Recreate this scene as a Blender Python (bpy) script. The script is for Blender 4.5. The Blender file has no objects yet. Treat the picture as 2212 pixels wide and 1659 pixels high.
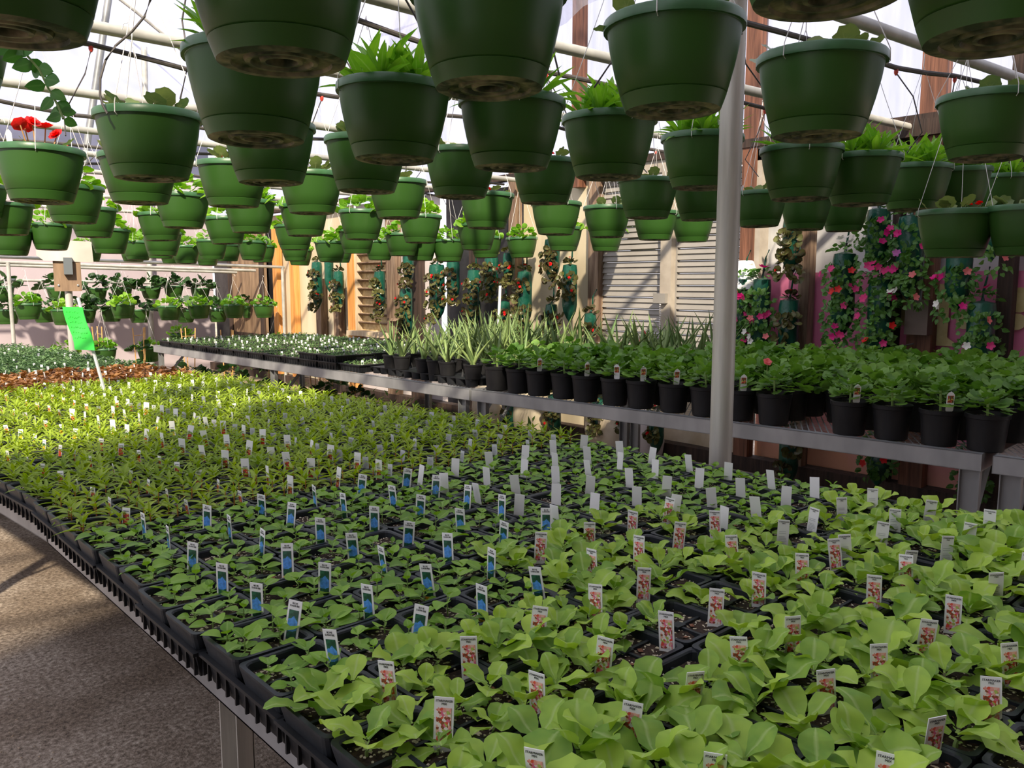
import bpy, math, random
from math import sin, cos, pi, radians
from mathutils import Matrix, Vector, Euler
R = random.Random(7)
scn = bpy.context.scene
COL = scn.collection
# ---------------------------------------------------------------- camera
cam = bpy.data.cameras.new('camera'); camo = bpy.data.objects.new('camera', cam); COL.objects.link(camo)
cam.sensor_width = 36.0; cam.lens = 36.0 * 1780 / 2212; cam.clip_start = 0.05; cam.clip_end = 200
camo.location = (0, 0, 1.45)
camo.rotation_euler = (radians(90) - math.atan((829.5 - 610) / 1780), 0, -radians(42))
scn.camera = camo
# ---------------------------------------------------------------- light
world = bpy.data.worlds.new('sky'); scn.world = world; world.use_nodes = True
wn = world.node_tree; wn.nodes.clear()
wo = wn.nodes.new('ShaderNodeOutputWorld'); wb = wn.nodes.new('ShaderNodeBackground')
wb.inputs[0].default_value = (0.93, 0.92, 1.0, 1); wb.inputs[1].default_value = 1.12
wn.links.new(wb.outputs[0], wo.inputs[0])
sun = bpy.data.lights.new('sun', 'SUN'); sun.energy = 9.5; sun.color = (1.0, 0.86, 0.62); sun.angle = radians(2.0)
suno = bpy.data.objects.new('sun', sun); COL.objects.link(suno)
suno.rotation_euler = Vector((0.50, 0.60, -0.62)).to_track_quat('-Z', 'Y').to_euler()
vs = scn.view_settings
vs.view_transform = 'Standard'; vs.look = 'None'; vs.gamma = 1; vs.use_curve_mapping = False; vs.exposure = 0.74
scn.cycles.max_bounces = 7; scn.cycles.diffuse_bounces = 3; scn.cycles.glossy_bounces = 2
scn.cycles.transmission_bounces = 4; scn.cycles.transparent_max_bounces = 8
scn.cycles.sample_clamp_indirect = 4.0; scn.cycles.caustics_reflective = False; scn.cycles.caustics_refractive = False
# ---------------------------------------------------------------- materials
class NT:
    def __init__(s, name):
        s.m = bpy.data.materials.new(name); s.m.use_nodes = True; s.t = s.m.node_tree
        s.t.nodes.clear(); s.out = s.n('OutputMaterial')
    def n(s, k, **kw):
        nd = s.t.nodes.new('ShaderNode' + k)
        for a, b in kw.items(): setattr(nd, a, b)
        return nd
    def l(s, a, b): s.t.links.new(a, b)
def rgb(c): return (c[0], c[1], c[2], 1)
def ramp(nt, fac, stops):
    r = nt.n('ValToRGB'); e = r.color_ramp.elements
    e[0].position = stops[0][0]; e[0].color = rgb(stops[0][1]); e[1].position = stops[-1][0]; e[1].color = rgb(stops[-1][1])
    for p, c in stops[1:-1]:
        x = e.new(p); x.color = rgb(c)
    nt.l(fac, r.inputs[0]); return r.outputs[0]
def noise(nt, scale, detail=3, coord='Object', sx=(1, 1, 1), rough=.6):
    tc = nt.n('TexCoord'); mp = nt.n('Mapping'); mp.inputs['Scale'].default_value = sx
    nt.l(tc.outputs[coord], mp.inputs[0]); t = nt.n('TexNoise'); t.inputs['Scale'].default_value = scale
    t.inputs['Detail'].default_value = detail; t.inputs['Roughness'].default_value = rough; nt.l(mp.outputs[0], t.inputs['Vector']); return t.outputs[0]
def mat(name, c1, c2=None, scale=8, rough=.6, bump=0, metal=0, spec=.5, sx=(1, 1, 1), bscale=None, lo=.35, hi=.65, coat=0, detail=3):
    nt = NT(name); b = nt.n('BsdfPrincipled'); nt.l(b.outputs[0], nt.out.inputs[0])
    b.inputs['Roughness'].default_value = rough; b.inputs['Metallic'].default_value = metal
    b.inputs['Specular IOR Level'].default_value = spec; b.inputs['Coat Weight'].default_value = coat
    if c2 is None: b.inputs['Base Color'].default_value = rgb(c1)
    else: nt.l(ramp(nt, noise(nt, scale, detail, sx=sx), [(lo, c1), (hi, c2)]), b.inputs['Base Color'])
    if bump:
        bp = nt.n('Bump'); bp.inputs['Strength'].default_value = bump; bp.inputs['Distance'].default_value = .01
        nt.l(noise(nt, bscale or scale * 2, 4, sx=sx), bp.inputs['Height']); nt.l(bp.outputs[0], b.inputs['Normal'])
    return nt.m
def leafmat(name, c1, c2, rib, trans=.3, rough=.55, edge=None, sheen=0):
    """leaf: colour differs leaf by leaf, a paler midrib along the uv centre line, light passes through"""
    nt = NT(name); oi = nt.n('ObjectInfo'); uv = nt.n('UVMap'); sp = nt.n('SeparateXYZ'); nt.l(uv.outputs[0], sp.inputs[0])
    nz = noise(nt, 30, 2); ad = nt.n('Math', operation='ADD'); nt.l(oi.outputs['Random'], ad.inputs[0]); nt.l(nz, ad.inputs[1])
    hf = nt.n('Math', operation='MULTIPLY'); nt.l(ad.outputs[0], hf.inputs[0]); hf.inputs[1].default_value = .5
    base = ramp(nt, hf.outputs[0], [(.2, c1), (.75, c2)])
    ab = nt.n('Math', operation='SUBTRACT'); nt.l(sp.outputs[0], ab.inputs[0]); ab.inputs[1].default_value = .5
    a2 = nt.n('Math', operation='ABSOLUTE'); nt.l(ab.outputs[0], a2.inputs[0])
    rf = nt.n('MapRange'); nt.l(a2.outputs[0], rf.inputs[0]); rf.inputs[1].default_value = .0; rf.inputs[2].default_value = .09
    rf.inputs[3].default_value = .6; rf.inputs[4].default_value = 0
    mx = nt.n('Mix', data_type='RGBA'); nt.l(rf.outputs[0], mx.inputs[0]); nt.l(base, mx.inputs[6]); mx.inputs[7].default_value = rgb(rib)
    col = mx.outputs[2]
    if edge:
        ef = nt.n('MapRange'); nt.l(a2.outputs[0], ef.inputs[0]); ef.inputs[1].default_value = .28; ef.inputs[2].default_value = .5
        m2 = nt.n('Mix', data_type='RGBA'); nt.l(ef.outputs[0], m2.inputs[0]); nt.l(col, m2.inputs[6]); m2.inputs[7].default_value = rgb(edge); col = m2.outputs[2]
    b = nt.n('BsdfPrincipled'); nt.l(col, b.inputs['Base Color']); b.inputs['Roughness'].default_value = rough
    b.inputs['Specular IOR Level'].default_value = .4
    t = nt.n('BsdfTranslucent'); hs = nt.n('HueSaturation'); hs.inputs['Value'].default_value = 1.5; hs.inputs['Saturation'].default_value = 1.1
    nt.l(col, hs.inputs['Color']); nt.l(hs.outputs[0], t.inputs[0])
    ms = nt.n('MixShader'); ms.inputs[0].default_value = trans; nt.l(b.outputs[0], ms.inputs[1]); nt.l(t.outputs[0], ms.inputs[2])
    nt.l(ms.outputs[0], nt.out.inputs[0]); return nt.m
def filmmat(name, clear, c1, c2, scale=2.0, sx=(1, 1, 1), bump=.3):
    """translucent greenhouse polythene: part of the light goes straight through, the rest is scattered"""
    nt = NT(name); tr = nt.n('BsdfTransparent'); tr.inputs[0].default_value = (.90, .91, 1.0, 1); tl = nt.n('BsdfTranslucent'); df = nt.n('BsdfDiffuse')
    col = ramp(nt, noise(nt, scale, 4, sx=sx), [(.3, c1), (.7, c2)])
    nt.l(col, tl.inputs[0]); nt.l(col, df.inputs[0])
    bp = nt.n('Bump'); bp.inputs['Strength'].default_value = bump; bp.inputs['Distance'].default_value = .15
    nt.l(noise(nt, scale * .8, 3, sx=sx), bp.inputs['Height']); nt.l(bp.outputs[0], tl.inputs['Normal']); nt.l(bp.outputs[0], df.inputs['Normal'])
    m1 = nt.n('MixShader'); m1.inputs[0].default_value = .3; nt.l(tl.outputs[0], m1.inputs[1]); nt.l(df.outputs[0], m1.inputs[2])
    m2 = nt.n('MixShader'); m2.inputs[0].default_value = clear; nt.l(m1.outputs[0], m2.inputs[1]); nt.l(tr.outputs[0], m2.inputs[2])
    nt.l(m2.outputs[0], nt.out.inputs[0]); return nt.m

M = {}
M['film'] = filmmat('polythene_film', .54, (.08, .08, .12), (.42, .42, .48), 1.2, (1, .35, 1))
M['film_wall'] = filmmat('wall_film', .50, (.10, .10, .16), (.55, .55, .62), 2.2, (1, 3, .35), .6)
M['film_drape'] = filmmat('drooping_film', .62, (.5, .5, .5), (.9, .88, .86), 3, (1, 2, 1), .6)
M['film_shade'] = filmmat('whitewashed_film', .10, (.70, .70, .72), (.85, .85, .88), 1.5)
M['plastic_grey'] = mat('clouded_plastic', (.34, .34, .35), (.60, .60, .58), 3, .35, .4, sx=(1, 1, .5))
M['plastic_white'] = mat('white_plastic_sheet', (.58, .52, .51), (.68, .62, .61), 1.5, .5, .5, sx=(1, 3, .4))
M['plastic_cream'] = mat('cream_plastic_sheet', (.50, .42, .27), (.66, .58, .42), 1.4, .5, .4, sx=(1, 2, .5))
M['plastic_pink'] = mat('pinkish_sheet', (.42, .355, .38), (.50, .43, .455), .8, .7, .3)
M['dark_fill'] = mat('dark_fill_sheet', (.012, .012, .014), (.03, .03, .032), 6, .45, .4)
M['dark_band'] = mat('dark_blue_sheet', (.08, .09, .14), (.16, .17, .26), 1.5, .6, .3)
M['wood_old'] = mat('weathered_wood', (.12, .07, .045), (.30, .21, .14), 5, .8, .5, sx=(6, 6, .5), bscale=12)
M['wood_red'] = mat('stained_wood', (.09, .035, .018), (.24, .10, .055), 4, .6, .4, sx=(8, 8, .5), bscale=12)
M['wood_dark'] = mat('dark_wood', (.022, .014, .01), (.06, .035, .025), 5, .8, .5, sx=(6, 6, .5), bscale=12)
M['wood_new'] = mat('new_lumber', (.55, .22, .05), (.75, .36, .11), 4, .6, .3, sx=(8, 8, .4), bscale=12)
M['wood_pale'] = mat('pale_wood', (.50, .38, .24), (.68, .56, .40), 5, .7, .3, sx=(6, 6, .6))
M['plywood'] = mat('plywood', (.16, .10, .06), (.30, .20, .12), 5, .7, .2, sx=(3, 3, .5))
M['louvre'] = mat('shutter_slat_paint', (.25, .235, .21), (.32, .30, .27), 3, .45, .1)
M['frame_paint'] = mat('pale_frame', (.36, .31, .25), (.46, .41, .34), 6, .6, .2)
M['fibre'] = mat('tan_fibreglass', (.50, .36, .16), (.72, .58, .34), 20, .5, .2)
M['galv'] = mat('galvanised_steel', (.25, .26, .265), (.36, .37, .375), 6, .42, .05, metal=.35, sx=(1, 1, .4))
M['galv_dark'] = mat('dull_galvanised_steel', (.20, .21, .21), (.30, .31, .31), 6, .45, .05, metal=.4)
M['pipe'] = mat('painted_pipe', (.36, .36, .33), (.52, .52, .47), 6, .45, .1, metal=.15)
M['pole'] = mat('galvanised_pole', (.40, .39, .35), (.58, .56, .50), 3, .5, .15, metal=.25, sx=(6, 6, .5))
M['rust'] = mat('rusted_steel', (.30, .10, .03), (.45, .22, .10), 8, .8, .2)
M['tray'] = mat('tray_plastic', (.009, .010, .012), (.016, .018, .021), 10, .5, .1, spec=.3)
M['pack'] = mat('cell_pack_plastic', (.010, .013, .016), (.020, .025, .031), 14, .45, .08, spec=.35)
M['potblack'] = mat('black_pot_plastic', (.008, .008, .009), (.014, .014, .015), 10, .5, .1, spec=.3)
M['hose'] = mat('black_hose', (.05, .045, .04), (.10, .09, .085), 20, .55)
M['wire'] = mat('white_wire', (.75, .75, .74), None, rough=.4)
M['wiregrey'] = mat('steel_wire', (.35, .35, .36), None, rough=.4, metal=.3)
M['red'] = mat('red_plastic', (.55, .05, .03), None, rough=.4)
M['tag'] = mat('white_tag', (.80, .81, .80), None, rough=.45)
M['taggrey'] = mat('grey_white_tag', (.60, .63, .66), None, rough=.45)
M['ink'] = mat('black_ink', (.04, .04, .045), None, rough=.6)
M['inkgrey'] = mat('grey_ink', (.28, .30, .33), None, rough=.6)
M['sign'] = mat('fluorescent_green_card', (.03, .72, .06), (.06, .80, .10), 6, .6, .1)
M['notice'] = mat('sun_bleached_board', (.55, .49, .42), (.66, .60, .53), 3, .7, .1)
M['boxgrey'] = mat('grey_junction_box', (.13, .15, .16), None, rough=.5)
M['boxbrown'] = mat('brown_box', (.13, .09, .07), None, rough=.6)
M['whiteglobe'] = mat('white_lamp_shade', (.85, .86, .88), None, rough=.5)
M['bamboo'] = mat('bamboo', (.55, .30, .10), (.75, .46, .18), 12, .6)
M['bark'] = mat('bark_chip', (.16, .06, .03), (.30, .13, .07), 30, .8)
M['perlite'] = mat('perlite', (.78, .72, .56), None, rough=.8)
M['bag'] = mat('green_poly_bag', (.004, .055, .035), (.010, .095, .06), 5, .28, .8, bscale=14)
M['stem'] = mat('plant_stem', (.20, .30, .08), None, rough=.6)
M['stemred'] = mat('reddish_stem', (.38, .20, .07), None, rough=.6)
M['sack'] = mat('old_sack', (.50, .40, .26), (.72, .64, .50), 3, .6, .8, bscale=3)
def potmat():
    nt = NT('green_basket_plastic'); b = nt.n('BsdfPrincipled')
    oi = nt.n('ObjectInfo')
    c = ramp(nt, noise(nt, 2.5, 2, sx=(1, 1, .4)), [(0, (.028, .088, .014)), (1, (.040, .120, .019))])
    n1 = noise(nt, 9, 4, sx=(1, 1, .3)); mx = nt.n('Mix', data_type='RGBA'); f = ramp(nt, n1, [(.6, (0, 0, 0)), (.8, (.25, .25, .25))])
    nt.l(f, mx.inputs[0]); nt.l(c, mx.inputs[6]); mx.inputs[7].default_value = (.10, .17, .07, 1); nt.l(mx.outputs[2], b.inputs['Base Color'])
    b.inputs['Roughness'].default_value = .42; b.inputs['Specular IOR Level'].default_value = .4
    t = nt.n('BsdfTranslucent'); nt.l(mx.outputs[2], t.inputs[0]); ms = nt.n('MixShader'); ms.inputs[0].default_value = .12
    nt.l(b.outputs[0], ms.inputs[1]); nt.l(t.outputs[0], ms.inputs[2]); nt.l(ms.outputs[0], nt.out.inputs[0]); return nt.m
M['pot'] = potmat()
M['potrim'] = mat('green_rim_plastic', (.035, .11, .04), (.05, .15, .058), 12, .38, .05)
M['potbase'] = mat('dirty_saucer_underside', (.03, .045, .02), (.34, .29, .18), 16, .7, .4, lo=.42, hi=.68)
def soilmat():
    nt = NT('potting_soil'); b = nt.n('BsdfPrincipled'); nt.l(b.outputs[0], nt.out.inputs[0]); b.inputs['Roughness'].default_value = .95
    tc = nt.n('TexCoord'); v = nt.n('TexVoronoi'); v.inputs['Scale'].default_value = 210; nt.l(tc.outputs['Object'], v.inputs['Vector'])
    sp = nt.n('SeparateColor'); nt.l(v.outputs['Color'], sp.inputs[0])
    m = nt.n('Math', operation='GREATER_THAN'); nt.l(sp.outputs[0], m.inputs[0]); m.inputs[1].default_value = .9
    base = ramp(nt, noise(nt, 120, 3), [(.35, (.012, .007, .004)), (.7, (.065, .036, .02))])
    mx = nt.n('Mix', data_type='RGBA'); nt.l(m.outputs[0], mx.inputs[0]); nt.l(base, mx.inputs[6]); mx.inputs[7].default_value = (.55, .48, .33, 1)
    nt.l(mx.outputs[2], b.inputs['Base Color'])
    bp = nt.n('Bump'); bp.inputs['Strength'].default_value = .8; bp.inputs['Distance'].default_value = .004
    nt.l(noise(nt, 150, 3), bp.inputs['Height']); nt.l(bp.outputs[0], b.inputs['Normal']); return nt.m
M['soil'] = soilmat()
def pathmat():
    nt = NT('packed_gravel'); b = nt.n('BsdfPrincipled'); nt.l(b.outputs[0], nt.out.inputs[0]); b.inputs['Roughness'].default_value = .85
    a = ramp(nt, noise(nt, 60, 6), [(.3, (.10, .075, .055)), (.5, (.34, .28, .22)), (.75, (.70, .62, .52))])
    d = ramp(nt, noise(nt, 1.6, 5), [(.42, (.42, .36, .30)), (.62, (1, 1, 1))])
    mx = nt.n('Mix', data_type='RGBA', blend_type='MULTIPLY'); mx.inputs[0].default_value = .8; nt.l(a, mx.inputs[6]); nt.l(d, mx.inputs[7])
    nt.l(mx.outputs[2], b.inputs['Base Color'])
    bp = nt.n('Bump'); bp.inputs['Strength'].default_value = .7; bp.inputs['Distance'].default_value = .01
    nt.l(noise(nt, 90, 5), bp.inputs['Height']); nt.l(bp.outputs[0], b.inputs['Normal']); return nt.m
M['path'] = pathmat()
M['earth'] = mat('sandy_earth', (.22, .16, .10), (.46, .36, .25), 14, .9, .6, bscale=30)
def bannermat():
    nt = NT('faded_magenta_banner'); b = nt.n('BsdfPrincipled'); nt.l(b.outputs[0], nt.out.inputs[0]); b.inputs['Roughness'].default_value = .5
    tc = nt.n('TexCoord'); sp = nt.n('SeparateXYZ'); nt.l(tc.outputs['Object'], sp.inputs[0])
    n1 = noise(nt, 1.2, 4); ad = nt.n('Math', operation='MULTIPLY_ADD'); nt.l(n1, ad.inputs[0]); ad.inputs[1].default_value = .9; nt.l(sp.outputs[2], ad.inputs[2])
    c = ramp(nt, ad.outputs[0], [(.55, (.66, .32, .19)), (.95, (.70, .28, .30)), (1.3, (.62, .17, .30)), (1.8, (.72, .26, .42))])
    nt.l(c, b.inputs['Base Color'])
    bp = nt.n('Bump'); bp.inputs['Strength'].default_value = .7; bp.inputs['Distance'].default_value = .06
    nt.l(noise(nt, 2.5, 3, sx=(1, 1.6, .6)), bp.inputs['Height']); nt.l(bp.outputs[0], b.inputs['Normal']); return nt.m
M['banner'] = bannermat()
M['bannercream'] = mat('faded_cream_print', (.42, .34, .14), (.56, .47, .24), 9, .6)
def printmat(name, cols, scale=140):
    nt = NT(name); b = nt.n('BsdfPrincipled'); nt.l(b.outputs[0], nt.out.inputs[0]); b.inputs['Roughness'].default_value = .4
    tc = nt.n('TexCoord'); v = nt.n('TexVoronoi'); v.inputs['Scale'].default_value = scale; nt.l(tc.outputs['Object'], v.inputs['Vector'])
    sp = nt.n('SeparateColor'); nt.l(v.outputs['Color'], sp.inputs[0])
    r = nt.n('ValToRGB'); r.color_ramp.interpolation = 'CONSTANT'; e = r.color_ramp.elements
    n = len(cols); e[0].position = 0; e[0].color = rgb(cols[0]); e[1].position = (n - 1) / n; e[1].color = rgb(cols[-1])
    for i in range(1, n - 1): e.new(i / n).color = rgb(cols[i])
    nt.l(sp.outputs[0], r.inputs[0]); nt.l(r.outputs[0], b.inputs['Base Color']); return nt.m
def flowerprint(name, bg, fg, r0=.012, cz=.02):
    nt = NT(name); b = nt.n('BsdfPrincipled'); nt.l(b.outputs[0], nt.out.inputs[0]); b.inputs['Roughness'].default_value = .4
    tc = nt.n('TexCoord'); mp = nt.n('Mapping'); mp.inputs['Location'].default_value = (0, 0, -cz); nt.l(tc.outputs['Object'], mp.inputs[0])
    nz = nt.n('TexNoise'); nz.inputs['Scale'].default_value = 160; nt.l(tc.outputs['Object'], nz.inputs['Vector'])
    ln = nt.n('VectorMath', operation='LENGTH'); nt.l(mp.outputs[0], ln.inputs[0])
    ad = nt.n('Math', operation='MULTIPLY_ADD'); nt.l(nz.outputs[0], ad.inputs[0]); ad.inputs[1].default_value = .012; nt.l(ln.outputs['Value'], ad.inputs[2])
    lt = nt.n('Math', operation='LESS_THAN'); nt.l(ad.outputs[0], lt.inputs[0]); lt.inputs[1].default_value = r0 + .006
    c1 = ramp(nt, nz.outputs[0], [(.4, tuple(x * .5 for x in bg)), (.6, bg)]); c2 = ramp(nt, nz.outputs[0], [(.35, tuple(x * .6 for x in fg)), (.6, fg)])
    mx = nt.n('Mix', data_type='RGBA'); nt.l(lt.outputs[0], mx.inputs[0]); nt.l(c1, mx.inputs[6]); nt.l(c2, mx.inputs[7]); nt.l(mx.outputs[2], b.inputs['Base Color']); return nt.m
M['p_star'] = printmat('mixed_flower_print', [(.75, .10, .06), (.80, .35, .30), (.85, .82, .78), (.75, .16, .30), (.45, .55, .12), (.30, .08, .04), (.85, .5, .4), (.85, .80, .75)], 260)
M['p_blue'] = flowerprint('blue_flower_print', (.02, .12, .06), (.10, .34, .85), .013, .026)
M['p_redball'] = printmat('small_red_flower_print', [(.05, .10, .03), (.45, .03, .03), (.60, .06, .05), (.10, .12, .04), (.65, .50, .12)], 190)
M['p_redbig'] = flowerprint('red_flower_print', (.03, .08, .02), (.80, .06, .03), .015, .019)
M['p_yellow'] = flowerprint('yellow_flower_print', (.05, .14, .06), (.90, .50, .03), .012, .014)
M['p_orange'] = printmat('orange_flower_print', [(.70, .22, .05), (.80, .12, .03), (.35, .10, .03), (.85, .40, .15)], 170)
M['p_redwhite'] = flowerprint('red_and_blue_print', (.30, .30, .70), (.80, .05, .12), .014, .016)
# leaves
M['l_nico'] = leafmat('nicotiana_leaf', (.15, .30, .04), (.42, .60, .08), (.46, .58, .22), .24, .6)
M['l_ager'] = leafmat('ageratum_leaf', (.12, .26, .03), (.26, .46, .05), (.32, .48, .12), .28, .5)
M['l_zin'] = leafmat('zinnia_leaf', (.17, .28, .02), (.34, .46, .035), (.36, .44, .09), .32, .5)
M['l_zinred'] = mat('reddish_shoot', (.42, .16, .03), None, rough=.5)
M['l_bronze'] = leafmat('bronze_leaf', (.16, .06, .02), (.38, .19, .06), (.45, .22, .10), .2, .4)
M['l_grey'] = leafmat('grey_green_leaf', (.09, .18, .07), (.17, .28, .11), (.14, .24, .10), .2, .6)
M['l_tiny'] = leafmat('small_seedling_leaf', (.09, .18, .06), (.18, .30, .10), (.2, .3, .12), .25, .6)
M['l_strap'] = leafmat('strap_leaf', (.12, .30, .035), (.24, .46, .055), (.28, .46, .10), .4, .45)
M['l_beg'] = leafmat('begonia_leaf', (.08, .15, .05), (.20, .26, .07), (.30, .34, .14), .25, .35)
M['l_ger'] = leafmat('geranium_leaf', (.08, .20, .025), (.18, .34, .05), (.16, .36, .08), .28, .5)
M['l_gerlite'] = leafmat('bright_geranium_leaf', (.13, .32, .03), (.26, .48, .05), (.34, .52, .10), .35, .5)
M['l_gerdark'] = leafmat('dark_leaf', (.015, .05, .012), (.035, .10, .02), (.05, .12, .03), .15, .5)
M['l_imp'] = leafmat('impatiens_leaf', (.05, .16, .03), (.12, .27, .05), (.16, .30, .08), .25, .35)
M['l_bronzebeg'] = leafmat('bronze_begonia_leaf', (.05, .045, .018), (.15, .16, .05), (.20, .20, .08), .15, .3, edge=(.10, .025, .015))
M['l_aloe'] = leafmat('aloe_leaf', (.15, .26, .09), (.30, .40, .14), (.24, .35, .12), .12, .45)
M['l_mint'] = leafmat('toothed_trailing_leaf', (.05, .17, .03), (.09, .24, .045), (.12, .26, .07), .3, .5)
M['l_weed'] = leafmat('weed_leaf', (.05, .14, .02), (.14, .24, .05), (.14, .24, .06), .25, .6)
for k, c in dict(f_red=(.80, .02, .02), f_pink=(.80, .05, .25), f_mag=(.70, .01, .22), f_white=(.88, .86, .80), f_coral=(.85, .20, .12), f_lilac=(.65, .22, .58), f_salmon=(.85, .22, .22), f_yellow=(.90, .55, .05)).items():
    M[k] = leafmat(k[2:] + '_petal', tuple(x * .85 for x in c), c, tuple(min(1, x * 1.1) for x in c), .25, .5)

# ---------------------------------------------------------------- mesh helpers
class MB:
    def __init__(s): s.v = []; s.f = []; s.uv = []; s.mi = []; s.sm = []
    def add(s, vs, fs, uvs=None, T=None, m=0, smooth=False):
        o = len(s.v)
        if T is not None: vs = [T @ Vector(p) for p in vs]
        s.v.extend([tuple(p) for p in vs]); s.uv.extend(uvs or [(0.5, 0.5)] * len(vs))
        s.f.extend([tuple(i + o for i in f) for f in fs]); s.mi.extend([m] * len(fs)); s.sm.extend([smooth] * len(fs)); return s
    def box(s, x0, x1, y0, y1, z0, z1, T=None, m=0):
        v = [(x0, y0, z0), (x1, y0, z0), (x1, y1, z0), (x0, y1, z0), (x0, y0, z1), (x1, y0, z1), (x1, y1, z1), (x0, y1, z1)]
        return s.add(v, [(0, 3, 2, 1), (4, 5, 6, 7), (0, 1, 5, 4), (1, 2, 6, 5), (2, 3, 7, 6), (3, 0, 4, 7)], T=T, m=m)
    def tube(s, pts, r, n=6, m=0, cap=True, smooth=True):
        pts = [Vector(p) for p in pts]; rings = []; K = len(pts)
        rs = r if isinstance(r, (list, tuple)) else [r] * K
        vs = []
        for i, p in enumerate(pts):
            d = (pts[min(i + 1, K - 1)] - pts[max(i - 1, 0)])
            d = d.normalized() if d.length > 1e-9 else Vector((0, 0, 1))
            u = d.cross(Vector((0, 0, 1)) if abs(d.z) < .9 else Vector((1, 0, 0))).normalized(); w = d.cross(u)
            for j in range(n):
                a = 2 * pi * j / n; vs.append(p + (u * cos(a) + w * sin(a)) * rs[i])
        fs = [(i * n + j, i * n + (j + 1) % n, (i + 1) * n + (j + 1) % n, (i + 1) * n + j) for i in range(K - 1) for j in range(n)]
        if cap: fs += [tuple(range(n))[::-1], tuple(range((K - 1) * n, K * n))]
        return s.add(vs, fs, m=m, smooth=smooth)
    def lathe(s, prof, n=24, m=0, T=None, close=False, smooth=True, sq=1.0):
        vs = []; fs = []
        for r, z in prof:
            for j in range(n): a = 2 * pi * j / n; vs.append((r * cos(a), r * sin(a) * sq, z))
        K = len(prof)
        for i in range(K - 1):
            for j in range(n): fs.append((i * n + j, i * n + (j + 1) % n, (i + 1) * n + (j + 1) % n, (i + 1) * n + j))
        return s.add(vs, fs, T=T, m=m, smooth=smooth)
    def mesh(s, name, mats):
        me = bpy.data.meshes.new(name); me.from_pydata(s.v, [], s.f)
        ul = me.uv_layers.new(name='UVMap')
        li = [0] * len(me.loops); me.loops.foreach_get('vertex_index', li)
        ul.data.foreach_set('uv', [c for i in li for c in s.uv[i]])
        for k in (mats if isinstance(mats, (list, tuple)) else [mats]): me.materials.append(M[k])
        me.polygons.foreach_set('material_index', s.mi); me.polygons.foreach_set('use_smooth', s.sm); me.update()
        if any(s.sm) and name not in ('leaf', 'foliage', 'flower'): me.set_sharp_from_angle(angle=radians(38))
        return me
def obj(name, me, parent=None, T=None, label=None, cat=None, group=None, kind=None):
    o = bpy.data.objects.new(name, me); COL.objects.link(o)
    if parent is not None: o.parent = parent
    if T is not None: o.matrix_basis = T
    if label: o['label'] = label
    if cat: o['category'] = cat
    if group: o['group'] = group
    if kind: o['kind'] = kind
    return o
def mo(mb, name, mats, parent=None, T=None, **kw): return obj(name, mb.mesh(name, mats), parent, T, **kw)
def T_(x=0, y=0, z=0, rz=0, rx=0, ry=0, s=1):
    return Matrix.Translation((x, y, z)) @ Euler((rx, ry, rz), 'XYZ').to_matrix().to_4x4() @ Matrix.Diagonal((s, s, s, 1))
def copy_tree(o, parent=None, T=None):
    c = o.copy(); COL.objects.link(c); c.parent = parent
    if T is not None: c.matrix_basis = T
    for ch in KIDS.get(o.name, ()): copy_tree(ch, c)
    return c
KIDS = {}
ORD = 'zeroth first second third fourth fifth sixth seventh eighth ninth tenth eleventh twelfth thirteenth fourteenth fifteenth sixteenth seventeenth eighteenth nineteenth twentieth'.split()
TENS = {2: 'twenty', 3: 'thirty', 4: 'forty', 5: 'fifty', 6: 'sixty'}
def ordn(n):
    if n <= 20: return ORD[n]
    t, u = divmod(n, 10); return (TENS[t] + '-' + ORD[u]) if u else {3: 'thirtieth', 4: 'fortieth', 5: 'fiftieth', 6: 'sixtieth'}[t]

def leafgeo(L, W, prof='ovate', curl=.2, fold=.25, pet=.0, n=6, wave=0, rnd=R):
    """one leaf lying along +X: petiole, then a folded, curled blade"""
    vs = []; fs = []; uv = []
    P = {'ovate': lambda t: sin(pi * t ** .72) ** .75, 'spoon': lambda t: (.14 if t < .12 else .14 + .86 * sin(pi * ((t - .12) / .88) ** 1.15) ** .8) if t < .999 else .02,
         'lance': lambda t: sin(pi * t ** .7) * (1 - .35 * t), 'strap': lambda t: (.45 + .55 * sin(pi * t ** 1.2)) * (1 - t ** 6) + .02,
         'round': lambda t: math.sqrt(max(0, 1 - (2 * t - 1) ** 2))}[prof]
    k = 0
    for i in range(n + 1):
        t = i / n if prof != 'spoon' else 1 - (1 - i / n) ** 1.5; x = pet + (L - pet) * t; w = W * max(P(t), .02 if i in (0, n) else .05) * .5
        z = -curl * L * t * t + wave * L * sin(t * 9 + 1) * .1
        dz = fold * w; wz = wave * w * rnd.uniform(-.5, .5)
        vs += [(x, -w, z + dz + wz), (x, 0, z), (x, w, z + dz - wz)]; uv += [(0, t), (.5, t), (1, t)]
    for i in range(n):
        a = i * 3; fs += [(a, a + 1, a + 4, a + 3), (a + 1, a + 2, a + 5, a + 4)]
    if pet:
        o = len(vs); s = W * .045; vs += [(0, -s, 0), (0, s, 0), (pet, s, -.001), (pet, -s, -.001)]; uv += [(.5, 0)] * 4; fs.append((o, o + 1, o + 2, o + 3))
    return vs, fs, uv
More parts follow.
